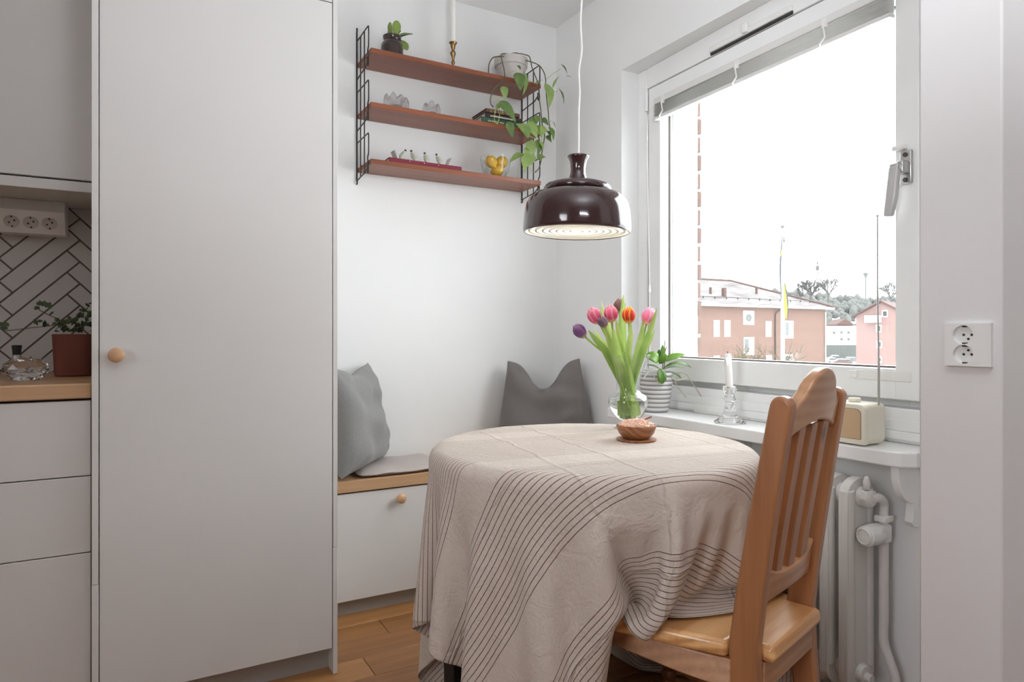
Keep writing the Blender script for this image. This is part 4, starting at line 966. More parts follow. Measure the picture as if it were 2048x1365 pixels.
TU = [  # bloom centre px, py, depth offset, tilt direction px, size, colours, label, leaf list
 ('mauve', (1159, 662), .00, 1.0, 'mauve tulip bending furthest left out of the vase'),
 ('pink', (1189, 631), -.015, 1.10, 'pink tulip nearest to the mauve one in the vase'),
 ('plum', (1205, 644), -.035, .78, 'small closed plum tulip in front of the pink ones'),
 ('pink', (1222, 627), .01, 1.08, 'pink tulip in the middle of the bunch'),
 ('brown', (1239, 612), .045, .95, 'brownish plum tulip at the back of the bunch'),
 ('flame', (1258, 630), -.01, 1.02, 'red and yellow flamed tulip in the vase'),
 ('pink2', (1297, 632), .015, 1.12, 'pale pink tulip on the window side of the vase'),
]
def petmat(name, lo, hi, edge):
    m = bpy.data.materials.new(name); m.use_nodes = True; nt = m.node_tree; b = nt.nodes['Principled BSDF']
    uv = nt.nodes.new('ShaderNodeUVMap'); sp = nt.nodes.new('ShaderNodeSeparateXYZ'); nt.links.new(uv.outputs[0], sp.inputs[0])
    c = _ramp(nt, sp.outputs[1], [(0.02, lin((226, 222, 150))), (.2, lin(lo)), (.7, lin(hi)), (1, lin(edge))])
    e = _ramp(nt, sp.outputs[0], [(0, (1, 1, 1)), (.22, (0, 0, 0)), (.78, (0, 0, 0)), (1, (1, 1, 1))]); e.node.color_ramp.elements[2].color = (0, 0, 0, 1)
    mx = nt.nodes.new('ShaderNodeMix'); mx.data_type = 'RGBA'; nt.links.new(e, mx.inputs[0]); nt.links.new(c, mx.inputs[6]); mx.inputs[7].default_value = (*lin(edge), 1)
    nt.links.new(mx.outputs[2], b.inputs['Base Color']); b.inputs['Roughness'].default_value = .5
    tr = nt.nodes.new('ShaderNodeBsdfTranslucent'); nt.links.new(mx.outputs[2], tr.inputs[0]); mm = nt.nodes.new('ShaderNodeMixShader'); mm.inputs[0].default_value = .35
    nt.links.new(b.outputs[0], mm.inputs[1]); nt.links.new(tr.outputs[0], mm.inputs[2]); nt.links.new(mm.outputs[0], nt.nodes['Material Output'].inputs[0]); return m
PM = {'mauve': petmat('mauve_petal', (138, 92, 142), (122, 76, 128), (168, 128, 164)), 'pink': petmat('pink_petal', (226, 92, 132), (228, 110, 146), (246, 196, 208)), 'pink2': petmat('pale_pink_petal', (236, 124, 156), (236, 156, 190), (252, 230, 238)),
      'plum': petmat('plum_petal', (128, 108, 96), (112, 78, 112), (176, 140, 156)), 'brown': petmat('brown_plum_petal', (124, 104, 84), (126, 92, 92), (166, 126, 110)), 'flame': petmat('flame_petal', (206, 52, 48), (228, 70, 40), (250, 206, 70))}
def petal(c, axis, R_, H_, a0, open_, mat, parent, rad_k=1.0):
    me_v, uv = [], []; nu, nv = 7, 9
    ax = Vector(axis).normalized(); u = ax.orthogonal().normalized(); w_ = ax.cross(u)
    for j in range(nv):
        t = j/(nv-1)
        rr = R_*rad_k*(math.sin(PI*min(1, (t*.80+.10)))**.75)*(1 if t < .55 else 1-(.42-open_)*((t-.55)/.45)**2)
        hw = (.62*math.sin(PI*(t*.86+.10))**.6)*(1 if t < .7 else max(.04, 1-((t-.7)/.3)**2.4))
        for i in range(nu):
            q = i/(nu-1)*2-1; a = a0+q*hw*1.25
            r2 = rr*(1-.04*q*q); p = c+ax*(H_*t)+(u*math.cos(a)+w_*math.sin(a))*r2
            me_v.append(p); uv.append((i/(nu-1), t))
    mb = MB(); mb.v = [tuple(v) for v in me_v]; mb.f = [(j*nu+i, j*nu+i+1, (j+1)*nu+i+1, (j+1)*nu+i) for j in range(nv-1) for i in range(nu-1)]; mb.m = [0]*len(mb.f)
    o = mb.build('petal', mat, parent, smooth=180, fix=False); ul = o.data.uv_layers.new(name='petal')
    for lp in o.data.loops: ul.data[lp.index].uv = uv[lp.vertex_index]
    return o
rt = random.Random(12)
for k, (kind, (px_, py_), dd, sz, lab) in enumerate(TU):
    cen = at(px_, py_, 1.985+dd); R_, H_ = .0200*sz, .050*sz
    foot = VC + Vector((0, 0, .034)); an = k*2.4; foot += Vector((math.cos(an)*.018, math.sin(an)*.018, .002))
    neck = VC + Vector((0, 0, .128)); dn = cen-VC; dn.z = 0; dn = dn*(.020/max(dn.length, .03)); neck += dn*(.9 if dn.length > .01 else .5)
    rim = VC + Vector((0, 0, .205)) + dn*1.9
    axis = (cen-(rim+Vector((0, 0, .03)))).normalized()
    if kind == 'mauve': axis = (at(1148, 650, 1.985)-at(1176, 682, 1.985)).normalized()
    bot = cen-axis*H_*.5
    t = thing('tulip', lab, 'tulip', foot, group='tulips in the glass vase')
    mid = rim*.5+bot*.5+Vector((0, 0, .006 if kind != 'mauve' else -.004))
    MB().tube(smooth_path([foot, (foot*.45+neck*.55), neck, rim, mid, bot+axis*.003], 6), [.0031]*31, 8).build('stem', M['tulipstem'], t, smooth=180)
    for q in range(3): petal(bot, axis, R_*.88, H_*.97, 2*PI*q/3+k, .10, PM[kind], t)
    for q in range(3): petal(bot, axis, R_, H_, 2*PI*q/3+PI/3+k, .12 if kind != 'pink2' else .28, PM[kind], t)
    # one or two long leaves for each
    LL = {0: [((1218, 712), (1176, 660), 10, -.01), ((1224, 712), (1186, 658), 9, .02)], 1: [((1228, 712), (1199, 614), 8, -.03)], 2: [((1240, 735), (1226, 655), 15, -.05)], 3: [((1248, 712), (1231, 636), 9, 0.0), ((1236, 710), (1202, 602), 8, .05)],
          4: [((1244, 720), (1247, 590), 14, .02)], 5: [((1252, 720), (1262, 646), 12, -.03), ((1264, 790), (1249, 704), 11, -.03)], 6: [((1272, 712), (1286, 640), 11, .0), ((1280, 712), (1314, 616), 10, -.01), ((1282, 716), (1310, 658), 7, .02)]}[k]
    for (bx, by), (tx, ty), wp, ld in LL:
        b1 = at(bx, by, 1.985+ld*.5); t1 = at(tx, ty, 1.985+ld)
        n0 = VC + Vector((0, 0, .115)); n0 += (b1-VC)*.12; n0.z = VC.z+.115
        f0 = foot+(n0-foot)*.15
        side = (Vector((0, 0, EYE))-at(tx, ty, 2)*Vector((1, 1, 0)).length/1.5)
        nn = Vector((-SA-.35*CA*(1 if tx < 1250 else -1), -CA+.35*SA*(1 if tx < 1250 else -1), .1))
        if by > 760: pth = [b1, (b1+t1)/2+Vector((0, 0, 0)), t1]
        else: pth = [f0, n0, b1, (b1+t1)*.5+(nn.normalized()*.006), t1]
        leaf(MB(), pth[0], t1, wp*1.985/FPX*1.7, nn, 'blade', fold=.30, path=pth).build('leaf', M['tulipleaf'], t, smooth=180)
# wide pale leaf folding over the rim on the window side
BC = onY(1272, 884, 1.368); BC = at(1272.5, 884, 1.757); BC.z = .7505
tag(MB().lathe([(0, 0), (.036, 0), (.050, .003), (.0525, .006), (.052, .008), (.034, .0085), (0, .0085)], BC, 40).build('wooden_saucer', M['walnut'], smooth=40), 'low round wooden saucer under the salt bowl', 'saucer')
bw = tag(MB().lathe([(0, .0), (.030, 0), (.036, .003), (.046, .014), (.0515, .030), (.0520, .035), (.0500, .0355), (.0480, .030), (.042, .016), (.030, .008), (0, .007)], BC+Vector((0, 0, .0088)), 48).build('wooden_bowl', M['walnut'], smooth=60), 'small turned wooden bowl heaped with pink salt', 'bowl')
sm = MB(); rs_ = random.Random(9)
hp = BC+Vector((0, 0, .0088))
sm.lathe([(0, .009), (.030, .0098), (.044, .024), (.0475, .032), (.040, .038), (.022, .046), (0, .049)], hp, 30)
for i in range(420):
    a = rs_.uniform(0, 2*PI); r_ = .0465*math.sqrt(rs_.random()); z = .0335+.0155*(1-(r_/.0475)**2)+rs_.uniform(-.001, .0015); s_ = rs_.uniform(.0016, .0038)
    q = Matrix.Translation(hp+Vector((r_*math.cos(a), r_*math.sin(a), z))) @ Matrix.Rotation(rs_.uniform(0, 3), 4, (rs_.random(), rs_.random(), rs_.random()+.1))
    st = len(sm.v); sm.box(-s_*.6, -s_*.5, -s_*.5, s_*.6, s_*.5, s_*.5, mi=1 if rs_.random() < .45 else 0); sm.xform(q, st)
tag(sm.build('pink_salt', [M['saltm'], M['salt2']], smooth=0), 'heap of coarse pink salt crystals in the wooden bowl', 'salt', kind='stuff')
sp0 = at(1270, 849, 1.77); sp1 = at(1303, 834, 1.78)
tag(MB().tube(smooth_path([sp0, sp0*.5+sp1*.5+Vector((0, 0, .001)), sp1], 4), [.0030, .0026, .0024, .0022, .0022, .0024, .0027, .0028, .0026], 10).ball(sp0-(sp1-sp0).normalized()*.004, .0075, .006, .0035, 12, 8).build('salt_spoon', M['walnut'], smooth=180), 'little wooden spoon stuck in the pink salt', 'spoon')

# ------------------------------------------------------------------ on the ledge
OC = Vector((1.735, 1.955, .7355))
op = thing('orchid', 'orchid without flowers in a ribbed grey pot on the window ledge', 'potted plant', OC)
prf = [(0, 0), (.040, 0)]
for i in range(9):
    z0 = .004+.0165*i; r0 = .0425+.0205*math.sin(min(1, (z0+.02)/.14)*PI/2); prf += [(r0-.0025, z0), (r0, z0+.004), (r0+.0006, z0+.011), (r0-.0022, z0+.0145)]
prf += [(.0615, .152), (.058, .1525), (.057, .14), (0, .138)]
m, nt, b = _mat('ribbed_grey_glaze'); tcx = nt.nodes.new('ShaderNodeTexCoord'); spx = nt.nodes.new('ShaderNodeSeparateXYZ'); nt.links.new(tcx.outputs['Object'], spx.inputs[0])
fx = mth('FRACT', mth('DIVIDE', mth('SUBTRACT', spx.outputs[2], .003), .0165)); nt.links.new(_ramp(nt, fx, [(.1, lin((150, 148, 148))), (.45, lin((206, 204, 202))), (.8, lin((222, 220, 218))), (.97, lin((150, 148, 148)))]), b.inputs['Base Color']); b.inputs['Roughness'].default_value = .25
M['ribpot'] = m
MB().lathe(prf, OC, 48).build('pot', M['ribpot'], op, smooth=50)
MB().lathe([(0, .139), (.057, .139), (0, .147)], OC, 24).build('bark', M['soil'], op)
oc = OC + Vector((0, 0, .15)); TD = 2.56
def O2(x, y, dd=0): return at(1180+x/6.5, 690+y/6.5, TD+dd)
for (b_, t_, w_, dd, nn, bow, mm) in (((905, 235), (1235, 130), 115, -.02, (-.3, -.6, .9), .08, 'orchid'), ((900, 245), (985, 115), 105, -.05, (-.3, -.9, .3), .1, 'orchid'), ((880, 230), (720, 140), 150, -.06, (-.6, -.7, .6), .35, 'orchid'),
        ((925, 180), (945, 0), 65, .0, (-.2, -1, .1), .05, 'orchid'), ((885, 180), (900, 60), 45, .02, (-.7, -.6, 0), .05, 'orchid'), ((905, 310), (935, 510), 130, -.07, (-.3, -1, .3), .12, 'orchid'), ((950, 310), (1320, 300), 85, -.02, (-.1, -.4, 1), .20, 'orchid'), ((960, 320), (1220, 305), 45, -.05, (0, -.4, 1), .12, 'orchid'), ((1030, 350), (1185, 435), 45, -.03, (-.2, -.6, 1), .1, 'orchid'), ((740, 265), (900, 310), 50, -.04, (0, -.5, 1), .1, 'orchid')):
    bx, tx = O2(*b_, dd), O2(*t_, dd-.01); leaf(MB(), bx, tx, w_/6.5*TD/FPX, nn, 'oval', bow=bow, fold=.18).build('leaf', M[mm], op, smooth=180, solid=.0012)
for pts_, r_ in (([(940, 330, -.03), (955, 180, -.03), (985, 60, -.03), (1000, 20, -.03)], .0016), ([(960, 320, -.02), (975, 120, -.02), (970, -60, -.02)], .0016)):
    MB().tube(smooth_path([O2(*q) for q in pts_], 5), r_, 6).build('flower_spike', M['stem'], op, smooth=180)
for pts_ in ([(980, 360, -.04), (1060, 430, -.06), (1120, 460, -.065), (1270, 440, -.06), (1290, 430, -.06)], [(1090, 370, -.04), (1200, 365, -.05), (1270, 400, -.06), (1320, 490, -.065), (1380, 570, -.065), (1440, 670, -.07)], [(1090, 440, -.05), (1120, 520, -.055), (1180, 600, -.06), (1245, 685, -.065)], [(760, 350, -.06), (700, 430, -.075), (685, 445, -.075)], [(800, 370, -.06), (860, 450, -.08), (905, 515, -.08)], [(700, 330, -.06), (740, 325, -.06), (820, 315, -.05)]):
    MB().tube(smooth_path([O2(*q) for q in pts_], 5), .0021, 7).build('aerial_root', M['root'], op, smooth=180)

KC = at(1459.5, 839, 2.232); KC.z = .7352
hx = lambda a, i: 1-.055*abs(math.sin(3*a))
gh = tag(MB().lathe([(0, 0), (.052, 0), (.0525, .004), (.040, .012), (.027, .026), (.0185, .045), (.0145, .066), (.0165, .074), (.0205, .080), (.0160, .088), (.0150, .094), (.0235, .112), (.0260, .121), (.0230, .1225), (.0130, .119), (.0125, .098), (0, .096)], KC, 36, 'z', hx).build('candlestick', M['glass'], smooth=30), 'clear cut-glass candlestick on the window ledge', 'candlestick')
kc = thing('candle', 'white candle burnt askew in the glass candlestick on the ledge', 'candle', KC+Vector((0, 0, .098)))
k0 = KC+Vector((0, 0, .0985)); k1 = at(1455, 708, 2.235)
MB().tube([k0, k0*.5+k1*.5, k0*.06+k1*.94, k1], [.0112, .0118, .0120, .0085], 18).build('wax', M['candle'], kc, smooth=50)
MB().tube([k1-Vector((0, 0, .004)), k1+Vector((.0005, 0, .009))], .001, 6).build('wick', M['wick'], kc)
MB().tube(smooth_path([at(1452, 716, 2.222), at(1453, 724, 2.222), at(1453.5, 733, 2.222)], 4), [.004, .0045, .004, .0035, .003, .003, .003, .002, .001], 8).build('wax_drip', M['candle'], kc, smooth=180)

RX0, RX1, RY0, RY1, RZ0 = 1.676, 1.768, 1.072, 1.275, .7355
ra = thing('table_radio', 'cream table radio with a beige front and raised aerial on the ledge', 'radio', ((RX0+RX1)/2, (RY0+RY1)/2, RZ0))
MB().box(RX0+.002, RY0, RZ0+.002, RX1, RY1, RZ0+.112).build('case', M['radio'], ra, bevel=.016, seg=5, smooth=60)
pl = []
def rr_poly(y0, y1, z0, z1, r, n=6):
    out = []
    for cy_, cz_, a0 in ((y1-r, z1-r, 0), (y0+r, z1-r, PI/2), (y0+r, z0+r, PI), (y1-r, z0+r, 1.5*PI)):
        rr = r if cz_ > (z0+z1)/2 else r*.25
        yy = (y1-rr if cy_ > (y0+y1)/2 else y0+rr); zz = (z1-rr if cz_ > (z0+z1)/2 else z0+rr)
        out += [(yy+rr*math.cos(a0+PI/2*i/n), zz+rr*math.sin(a0+PI/2*i/n)) for i in range(n+1)]
    return out
bz = MB().prism(rr_poly(RY0+.001, RY1-.001, RZ0+.003, RZ0+.111, .020), 'x', RX0-.006, RX0+.012); bz.build('front_frame', M['radio'], ra, bevel=.004, seg=3)
MB().prism(rr_poly(RY0+.0115, RY1-.0115, RZ0+.0175, RZ0+.0985, .014), 'x', RX0-.0066, RX0-.002).build('front_gap', M['gasket'], ra)
MB().prism(rr_poly(RY0+.0125, RY1-.0125, RZ0+.0185, RZ0+.0975, .0135), 'x', RX0-.0074, RX0-.002).build('speaker_front', M['grille'], ra)
MB().lathe([(0, 0), (.0145, 0), (.0155, .002), (.0155, .009), (.014, .0105), (0, .011)], (1.716, 1.132, RZ0+.1125), 28).build('dial', M['radio'], ra)
an_ = at(1757.5, 806, 1.775); an1 = at(1755, 432, 1.775)
ax_, ay_ = an_.x, an_.y
MB().tube([(ax_, ay_, RZ0+.108), (ax_, ay_, RZ0+.22)], .0030, 10).tube([(ax_, ay_, RZ0+.22), (an1.x, an1.y, an1.z-.2)], .0024, 10).tube([(an1.x, an1.y, an1.z-.2), an1], .0018, 10).ball(an1, .0032, n=10, m=8).build('aerial', M['chrome'], ra)

# socket on the end of the divider
so_ = thing('wall_socket', 'white double socket on the end of the dividing wall', 'socket', (1.314, .6455, .975))
pm_ = MB(); X0_, X1_, XB_ = 1.3050, 1.3139, 1.3120
pm_.box(X0_+.0006, .6065, .9755, X1_, .6075, 1.053); pm_.box(X0_+.0006, .6825, .9755, X1_, .6835, 1.053); pm_.box(X0_+.0006, .6075, .9755, X1_, .6825, .9765); pm_.box(X0_+.0006, .6075, 1.052, X1_, .6825, 1.053)
for zc, za, zb in ((1.0322, 1.01425, 1.053), (.9968, .9755, 1.01425)):
    b0 = len(pm_.v); cy_ = .6520
    an_s = sorted([2*PI*k/40 for k in range(40)] + [math.atan2(zz_-zc, yy_-cy_) % (2*PI) for yy_ in (.6065, .6835) for zz_ in (za, zb)]); n_ = len(an_s)
    for a in an_s:
        c_, s__ = math.cos(a), math.sin(a); t = min((.6835-cy_)/c_ if c_ > 1e-6 else 9, (.6065-cy_)/c_ if c_ < -1e-6 else 9, (zb-zc)/s__ if s__ > 1e-6 else 9, (za-zc)/s__ if s__ < -1e-6 else 9)
        pm_.v += [(X0_, cy_+c_*t, zc+s__*t), (X0_, cy_+c_*.0171, zc+s__*.0171), (XB_, cy_+c_*.0163, zc+s__*.0163)]
    for k in range(n_):
        a, b = b0+3*k, b0+3*((k+1) % n_); pm_.f += [(a, b, b+1, a+1), (a+1, b+1, b+2, a+2)]; pm_.m += [0, 0]
    pm_.f.append(tuple(b0+3*k+2 for k in range(n_))); pm_.m.append(0)
pm_.build('cover_plate', M['plastic'], so_, fix=False)
for zc in (1.0322, .9968):
    hl = MB()
    for dy, dz in ((-.0012+.003, 0), (-.0115, 0), (-.006, .0075 if zc < 1.02 else -.0075)): hl.lathe([(0, 0), (.0022, 0), (.0022, .0006), (0, .0006)], (1.3119, .6520+dy, zc+dz), 12, '-x')
    for sg in (-1, 1): hl.box(1.3085, .6470, zc+sg*.0152-.0011, 1.3115, .6550, zc+sg*.0152+.0011)
    hl.build('contact_hole', M['hole'], so_)

# ------------------------------------------------------------------ on the worktop
iv = thing('potted_ivy', 'dark ivy in a terracotta pot at the end of the worktop', 'potted plant', (-.1615, 2.43, .9055))
IP = (-.1625, 2.43, .9055)
MB().lathe([(0, 0), (.046, 0), (.050, .004), (.0555, .122), (.0565, .126), (.0535, .127), (.051, .115), (0, .112)], IP, 40).build('pot', M['terracotta'], iv)
MB().lathe([(0, .114), (.0515, .112), (.05, .108), (0, .108)], IP, 20).build('soil', M['soil'], iv)
def I2(x, y, Y): return onY(x/3.41, 400+y/3.41, Y)
ivs = [[(470, 900, 2.43), (400, 850, 2.40), (340, 860, 2.38), (240, 870, 2.36), (120, 885, 2.34), (40, 890, 2.33), (-20, 860, 2.32)], [(480, 890, 2.43), (400, 820, 2.42), (320, 780, 2.41), (250, 740, 2.40)], [(520, 890, 2.43), (520, 820, 2.42), (560, 780, 2.42), (610, 720, 2.42)], [(560, 890, 2.43), (590, 820, 2.41), (625, 760, 2.41)], [(470, 890, 2.42), (430, 860, 2.38), (380, 880, 2.36)]]
rl = random.Random(21); sp_pts = []
for st in ivs:
    P_ = smooth_path([I2(*q) for q in st], 6); MB().tube(P_, .0012, 6).build('stem', M['stem'], iv, smooth=180); sp_pts.append(P_)
def ivyleaf():
    mb = MB(); out = [(0, 0), (.35, -.12), (.55, .15), (.42, .38), (.62, .62), (.28, .66), (0, 1.05), (-.28, .66), (-.62, .62), (-.42, .38), (-.55, .15), (-.35, -.12)]
    vs_ = [(0, .35, .08)] + [(x, y, -.04*abs(x)) for x, y in out]; mb.add(vs_, [(0, i+1, (i+1) % 12+1) for i in range(12)]); return mb
il = None
for i in range(64):
    if i < 34: P_ = sp_pts[i % 5]; p = P_[rl.randrange(len(P_)//4, len(P_))] + Vector((rl.uniform(-.012, .012), rl.uniform(-.014, .006), rl.uniform(-.004, .014)))
    else: p = Vector(IP)+Vector((rl.gauss(0, .028), rl.gauss(0, .022), .128+abs(rl.gauss(0, .022))))
    if p.x > -.106: p.x = -.110-rl.random()*.02
    if il is None: il = o = ivyleaf().build('leaf', M['ivy'], iv, local=True, smooth=180)
    else: o = copy_of(il, iv)
    o.location = p-iv.location; s_ = rl.uniform(.011, .019); o.scale = (s_, s_, s_); o.rotation_euler = (rl.uniform(.5, 1.7), rl.uniform(-.5, .5), rl.uniform(-1.2, 1.2))
dc = thing('soap_dispenser', 'faceted clear glass bottle with a black stopper on the worktop', 'bottle', (-.262, 2.26, .9055))
DC = (-.262, 2.26, .9055)
dm = MB(); rings = [(.030, 0), (.034, .002), (.050, .018), (.0545, .031), (.050, .046), (.036, .058), (.014, .062), (.0125, .066)]
dm.lathe([(0, 0)] + rings + [(0, .066)], DC, 12, 'z', lambda a, i: 1)
for i, v in enumerate(dm.v):
    x, y, z = v; k = (i-1)//12
    if 0 <= k < 8 and k % 2: # twist alternate rings half a facet -> diamond cut
        dx, dy = x-DC[0], y-DC[1]; a = PI/12; dm.v[i] = (DC[0]+dx*math.cos(a)-dy*math.sin(a), DC[1]+dx*math.sin(a)+dy*math.cos(a), z)
dm.f = [q for f_ in dm.f for q in ([(f_[0], f_[1], f_[2]), (f_[0], f_[2], f_[3])] if len(f_) == 4 else [f_])]; dm.m = [0]*len(dm.f)
for i, v in enumerate(dm.v): dm.v[i] = (v[0], DC[1]+(v[1]-DC[1])*.55, v[2])
dm.build('bottle', M['crystal'], dc, smooth=0)
D2 = (DC[0]-.020, DC[1], DC[2])
MB().lathe([(0, .058), (.0105, .058), (.0105, .070), (0, .070)], D2, 24).build('collar', M['chrome'], dc)
MB().lathe([(0, .0705), (.0095, .0705), (.0105, .084), (.0118, .093), (.0118, .096), (.010, .097), (0, .097)], D2, 24).build('stopper', M['cap'], dc)
# ------------------------------------------------------------------ outside: snowy street seen through the window
GZ = -6.6
M['snow'] = plain('fresh_snow', (238, 240, 242), .8, vary=.02, vscale=.2)
M['facade'] = bf = None
def brickmat(name, c1, c2, mort, scale):
    m, nt, b = _mat(name); br = nt.nodes.new('ShaderNodeTexBrick'); br.inputs['Color1'].default_value = (*lin(c1), 1); br.inputs['Color2'].default_value = (*lin(c2), 1); br.inputs['Mortar'].default_value = (*lin(mort), 1)
    br.inputs['Scale'].default_value = 1; br.inputs['Brick Width'].default_value = .25*scale; br.inputs['Row Height'].default_value = .075*scale; br.inputs['Mortar Size'].default_value = .01*scale
    v = _obj(nt); sw = nt.nodes.new('ShaderNodeSeparateXYZ'); nt.links.new(v, sw.inputs[0]); cb = nt.nodes.new('ShaderNodeCombineXYZ')
    ad = nt.nodes.new('ShaderNodeMath'); ad.operation = 'ADD'; nt.links.new(sw.outputs[0], ad.inputs[0]); nt.links.new(sw.outputs[1], ad.inputs[1])
    nt.links.new(ad.outputs[0], cb.inputs[0]); nt.links.new(sw.outputs[2], cb.inputs[1]); nt.links.new(cb.outputs[0], br.inputs['Vector'])
    mx = nt.nodes.new('ShaderNodeMix'); mx.data_type = 'RGBA'; mx.blend_type = 'MULTIPLY'; mx.inputs[0].default_value = .5; nt.links.new(br.outputs[0], mx.inputs[6])
    nt.links.new(_ramp(nt, _noise(nt, _obj(nt, (.3, .3, 2)), .6, 4), [(.3, (.8, .8, .8)), (.7, (1, 1, 1))]), mx.inputs[7]); nt.links.new(mx.outputs[2], b.inputs['Base Color']); b.inputs['Roughness'].default_value = .9
    b.inputs['Specular IOR Level'].default_value = .1; return m
M['facade'] = brickmat('pale_red_brick_facade', (110, 88, 79), (104, 83, 74), (116, 99, 91), 1)
M['pinkface'] = plain('pale_pink_render', (126, 104, 99), .9, vary=.04, vscale=.3)
M['roofsnow'] = None
m, nt, b = _mat('snow_dusted_roof_tiles'); wv_ = nt.nodes.new('ShaderNodeTexWave'); wv_.bands_direction = 'Z'; wv_.inputs['Scale'].default_value = 2.6; wv_.inputs['Distortion'].default_value = 1.2; nt.links.new(_obj(nt), wv_.inputs['Vector'])
nz = _noise(nt, _obj(nt, (.25, .25, 1.6)), 1.5, 4); ad = mth('ADD', mth('MULTIPLY', wv_.outputs['Fac'], .45), nz)
nt.links.new(_ramp(nt, ad, [(.50, lin((56, 44, 42))), (.80, lin((122, 119, 119)))]), b.inputs['Base Color']); b.inputs['Roughness'].default_value = .9; M['roofsnow'] = m
M['roofred'] = plain('red_roof_tiles', (76, 54, 48), .8, vary=.12, vscale=2); M['extwhite'] = plain('white_painted_facade', (206, 206, 204), .8, vary=.02, vscale=.5)
M['extpane'] = plain('reflecting_far_pane', (64, 68, 67), .08, vary=.1, vscale=.5); M['pipe'] = plain('brown_metal_pipe', (52, 44, 40), .5); M['bark'] = plain('bare_twig_bark', (92, 82, 68), .9); M['pale_bark'] = plain('hazy_bare_twigs', (80, 78, 75), .9)
M['pineforest'] = plain('grey_green_winter_wood', (88, 89, 86), 1, vary=.22, vscale=.12); M['fence'] = plain('grey_green_fence', (72, 74, 71), .8, vary=.05); M['mast'] = plain('galvanised_mast', (80, 80, 80), .6)
M['polew'] = plain('white_flagpole_paint', (226, 226, 226), .4); M['blue'] = plain('grey_blue_pennant_cloth', (62, 65, 68), .8); M['yellow'] = plain('yellow_pennant_cloth', (140, 139, 50), .8); M['carp'] = plain('snowy_car_paint', (120, 120, 122), .4); M['card'] = plain('dark_car_paint', (54, 53, 54), .3); M['carr'] = plain('dull_red_car_paint', (90, 58, 50), .4)
go = MB(); go.grid(lambda a, b: (rf(-150+620*a, 12+900*b).x, rf(-150+620*a, 12+900*b).y, GZ-.0), 24, 24)
gr = go.build('ground', M['snow'], fix=True); gr['kind'] = 'structure'; tag(gr, 'snow-covered ground of the street far below the window')

def frame_pts(A, B):
    d = (B-A); d.z = 0; L = d.length; d.normalize(); n = Vector((d.y, -d.x, 0)); return d, n, L
# brick apartment block
A0 = rf(.28*60, 60); B0 = rf(.4690*69, 69)
d, n, L = frame_pts(A0, B0)
if n.dot(Vector((-SA, -CA, 0))) < 0: n = -n
A1 = A0-d*12
EV = EYE+ (667-611)/FPX*60 + .05
bb = thing('apartment_building', 'pale red brick apartment block with a snowy tiled hip roof', 'building', A0+Vector((0, 0, GZ)))
def fac(s_, z, o=0):  # point on the facade plane
    p = A0+d*s_+n*o; return Vector((p.x, p.y, z))
dep = 12
mb = MB(); P = [A1, B0, B0-n*dep, A1-n*dep]
mb.add([(p.x, p.y, GZ) for p in P]+[(p.x, p.y, EV) for p in P], [(0, 1, 5, 4), (1, 2, 6, 5), (2, 3, 7, 6), (3, 0, 4, 7), (4, 5, 6, 7)]); mb.build('wall', M['facade'], bb, smooth=0)
ov = .55
e0 = fac(-12, EV+.05, ov); e1 = fac(L+ov*1.4, EV+.05, ov); e2 = e1-n*(dep+2*ov); e3 = e0-n*(dep+2*ov)
RH = 2.95; r0 = fac(-12, EV+RH, -dep/2); r1 = fac(L-7.3, EV+RH, -dep/2)
mb = MB(); mb.add([tuple(p) for p in (e0, e1, e2, e3, r0, r1)] + [tuple(p-Vector((0, 0, .16))) for p in (e0, e1, e2, e3)], [(0, 1, 5, 4), (1, 2, 5), (2, 3, 4, 5), (0, 4, 3), (0, 6, 7, 1), (1, 7, 8, 2), (2, 8, 9, 3), (6, 9, 8, 7)])
mb.build('roof', M['roofsnow'], bb, smooth=0)
MB().tube([r0+Vector((0, 0, .03)), r1+Vector((0, 0, .03)), e1+Vector((0, 0, .06))], .13, 6).build('ridge_tiles', M['roofred'], bb)
MB().tube([fac(-12, EV-.02, ov+.07), fac(L+ov, EV-.02, ov+.07)], .10, 8).build('gutter', M['extwhite'], bb)
def s_of(px):  # where a picture column meets the facade plane
    dr_ = _ray(px, HY); t = (A0.x*n.x+A0.y*n.y)/(dr_.x*n.x+dr_.y*n.y); p = dr_*t; return (Vector((p.x, p.y, 0))-A0).dot(d), t
def zz(py, t): return EYE+(HY-py)/FPX*t
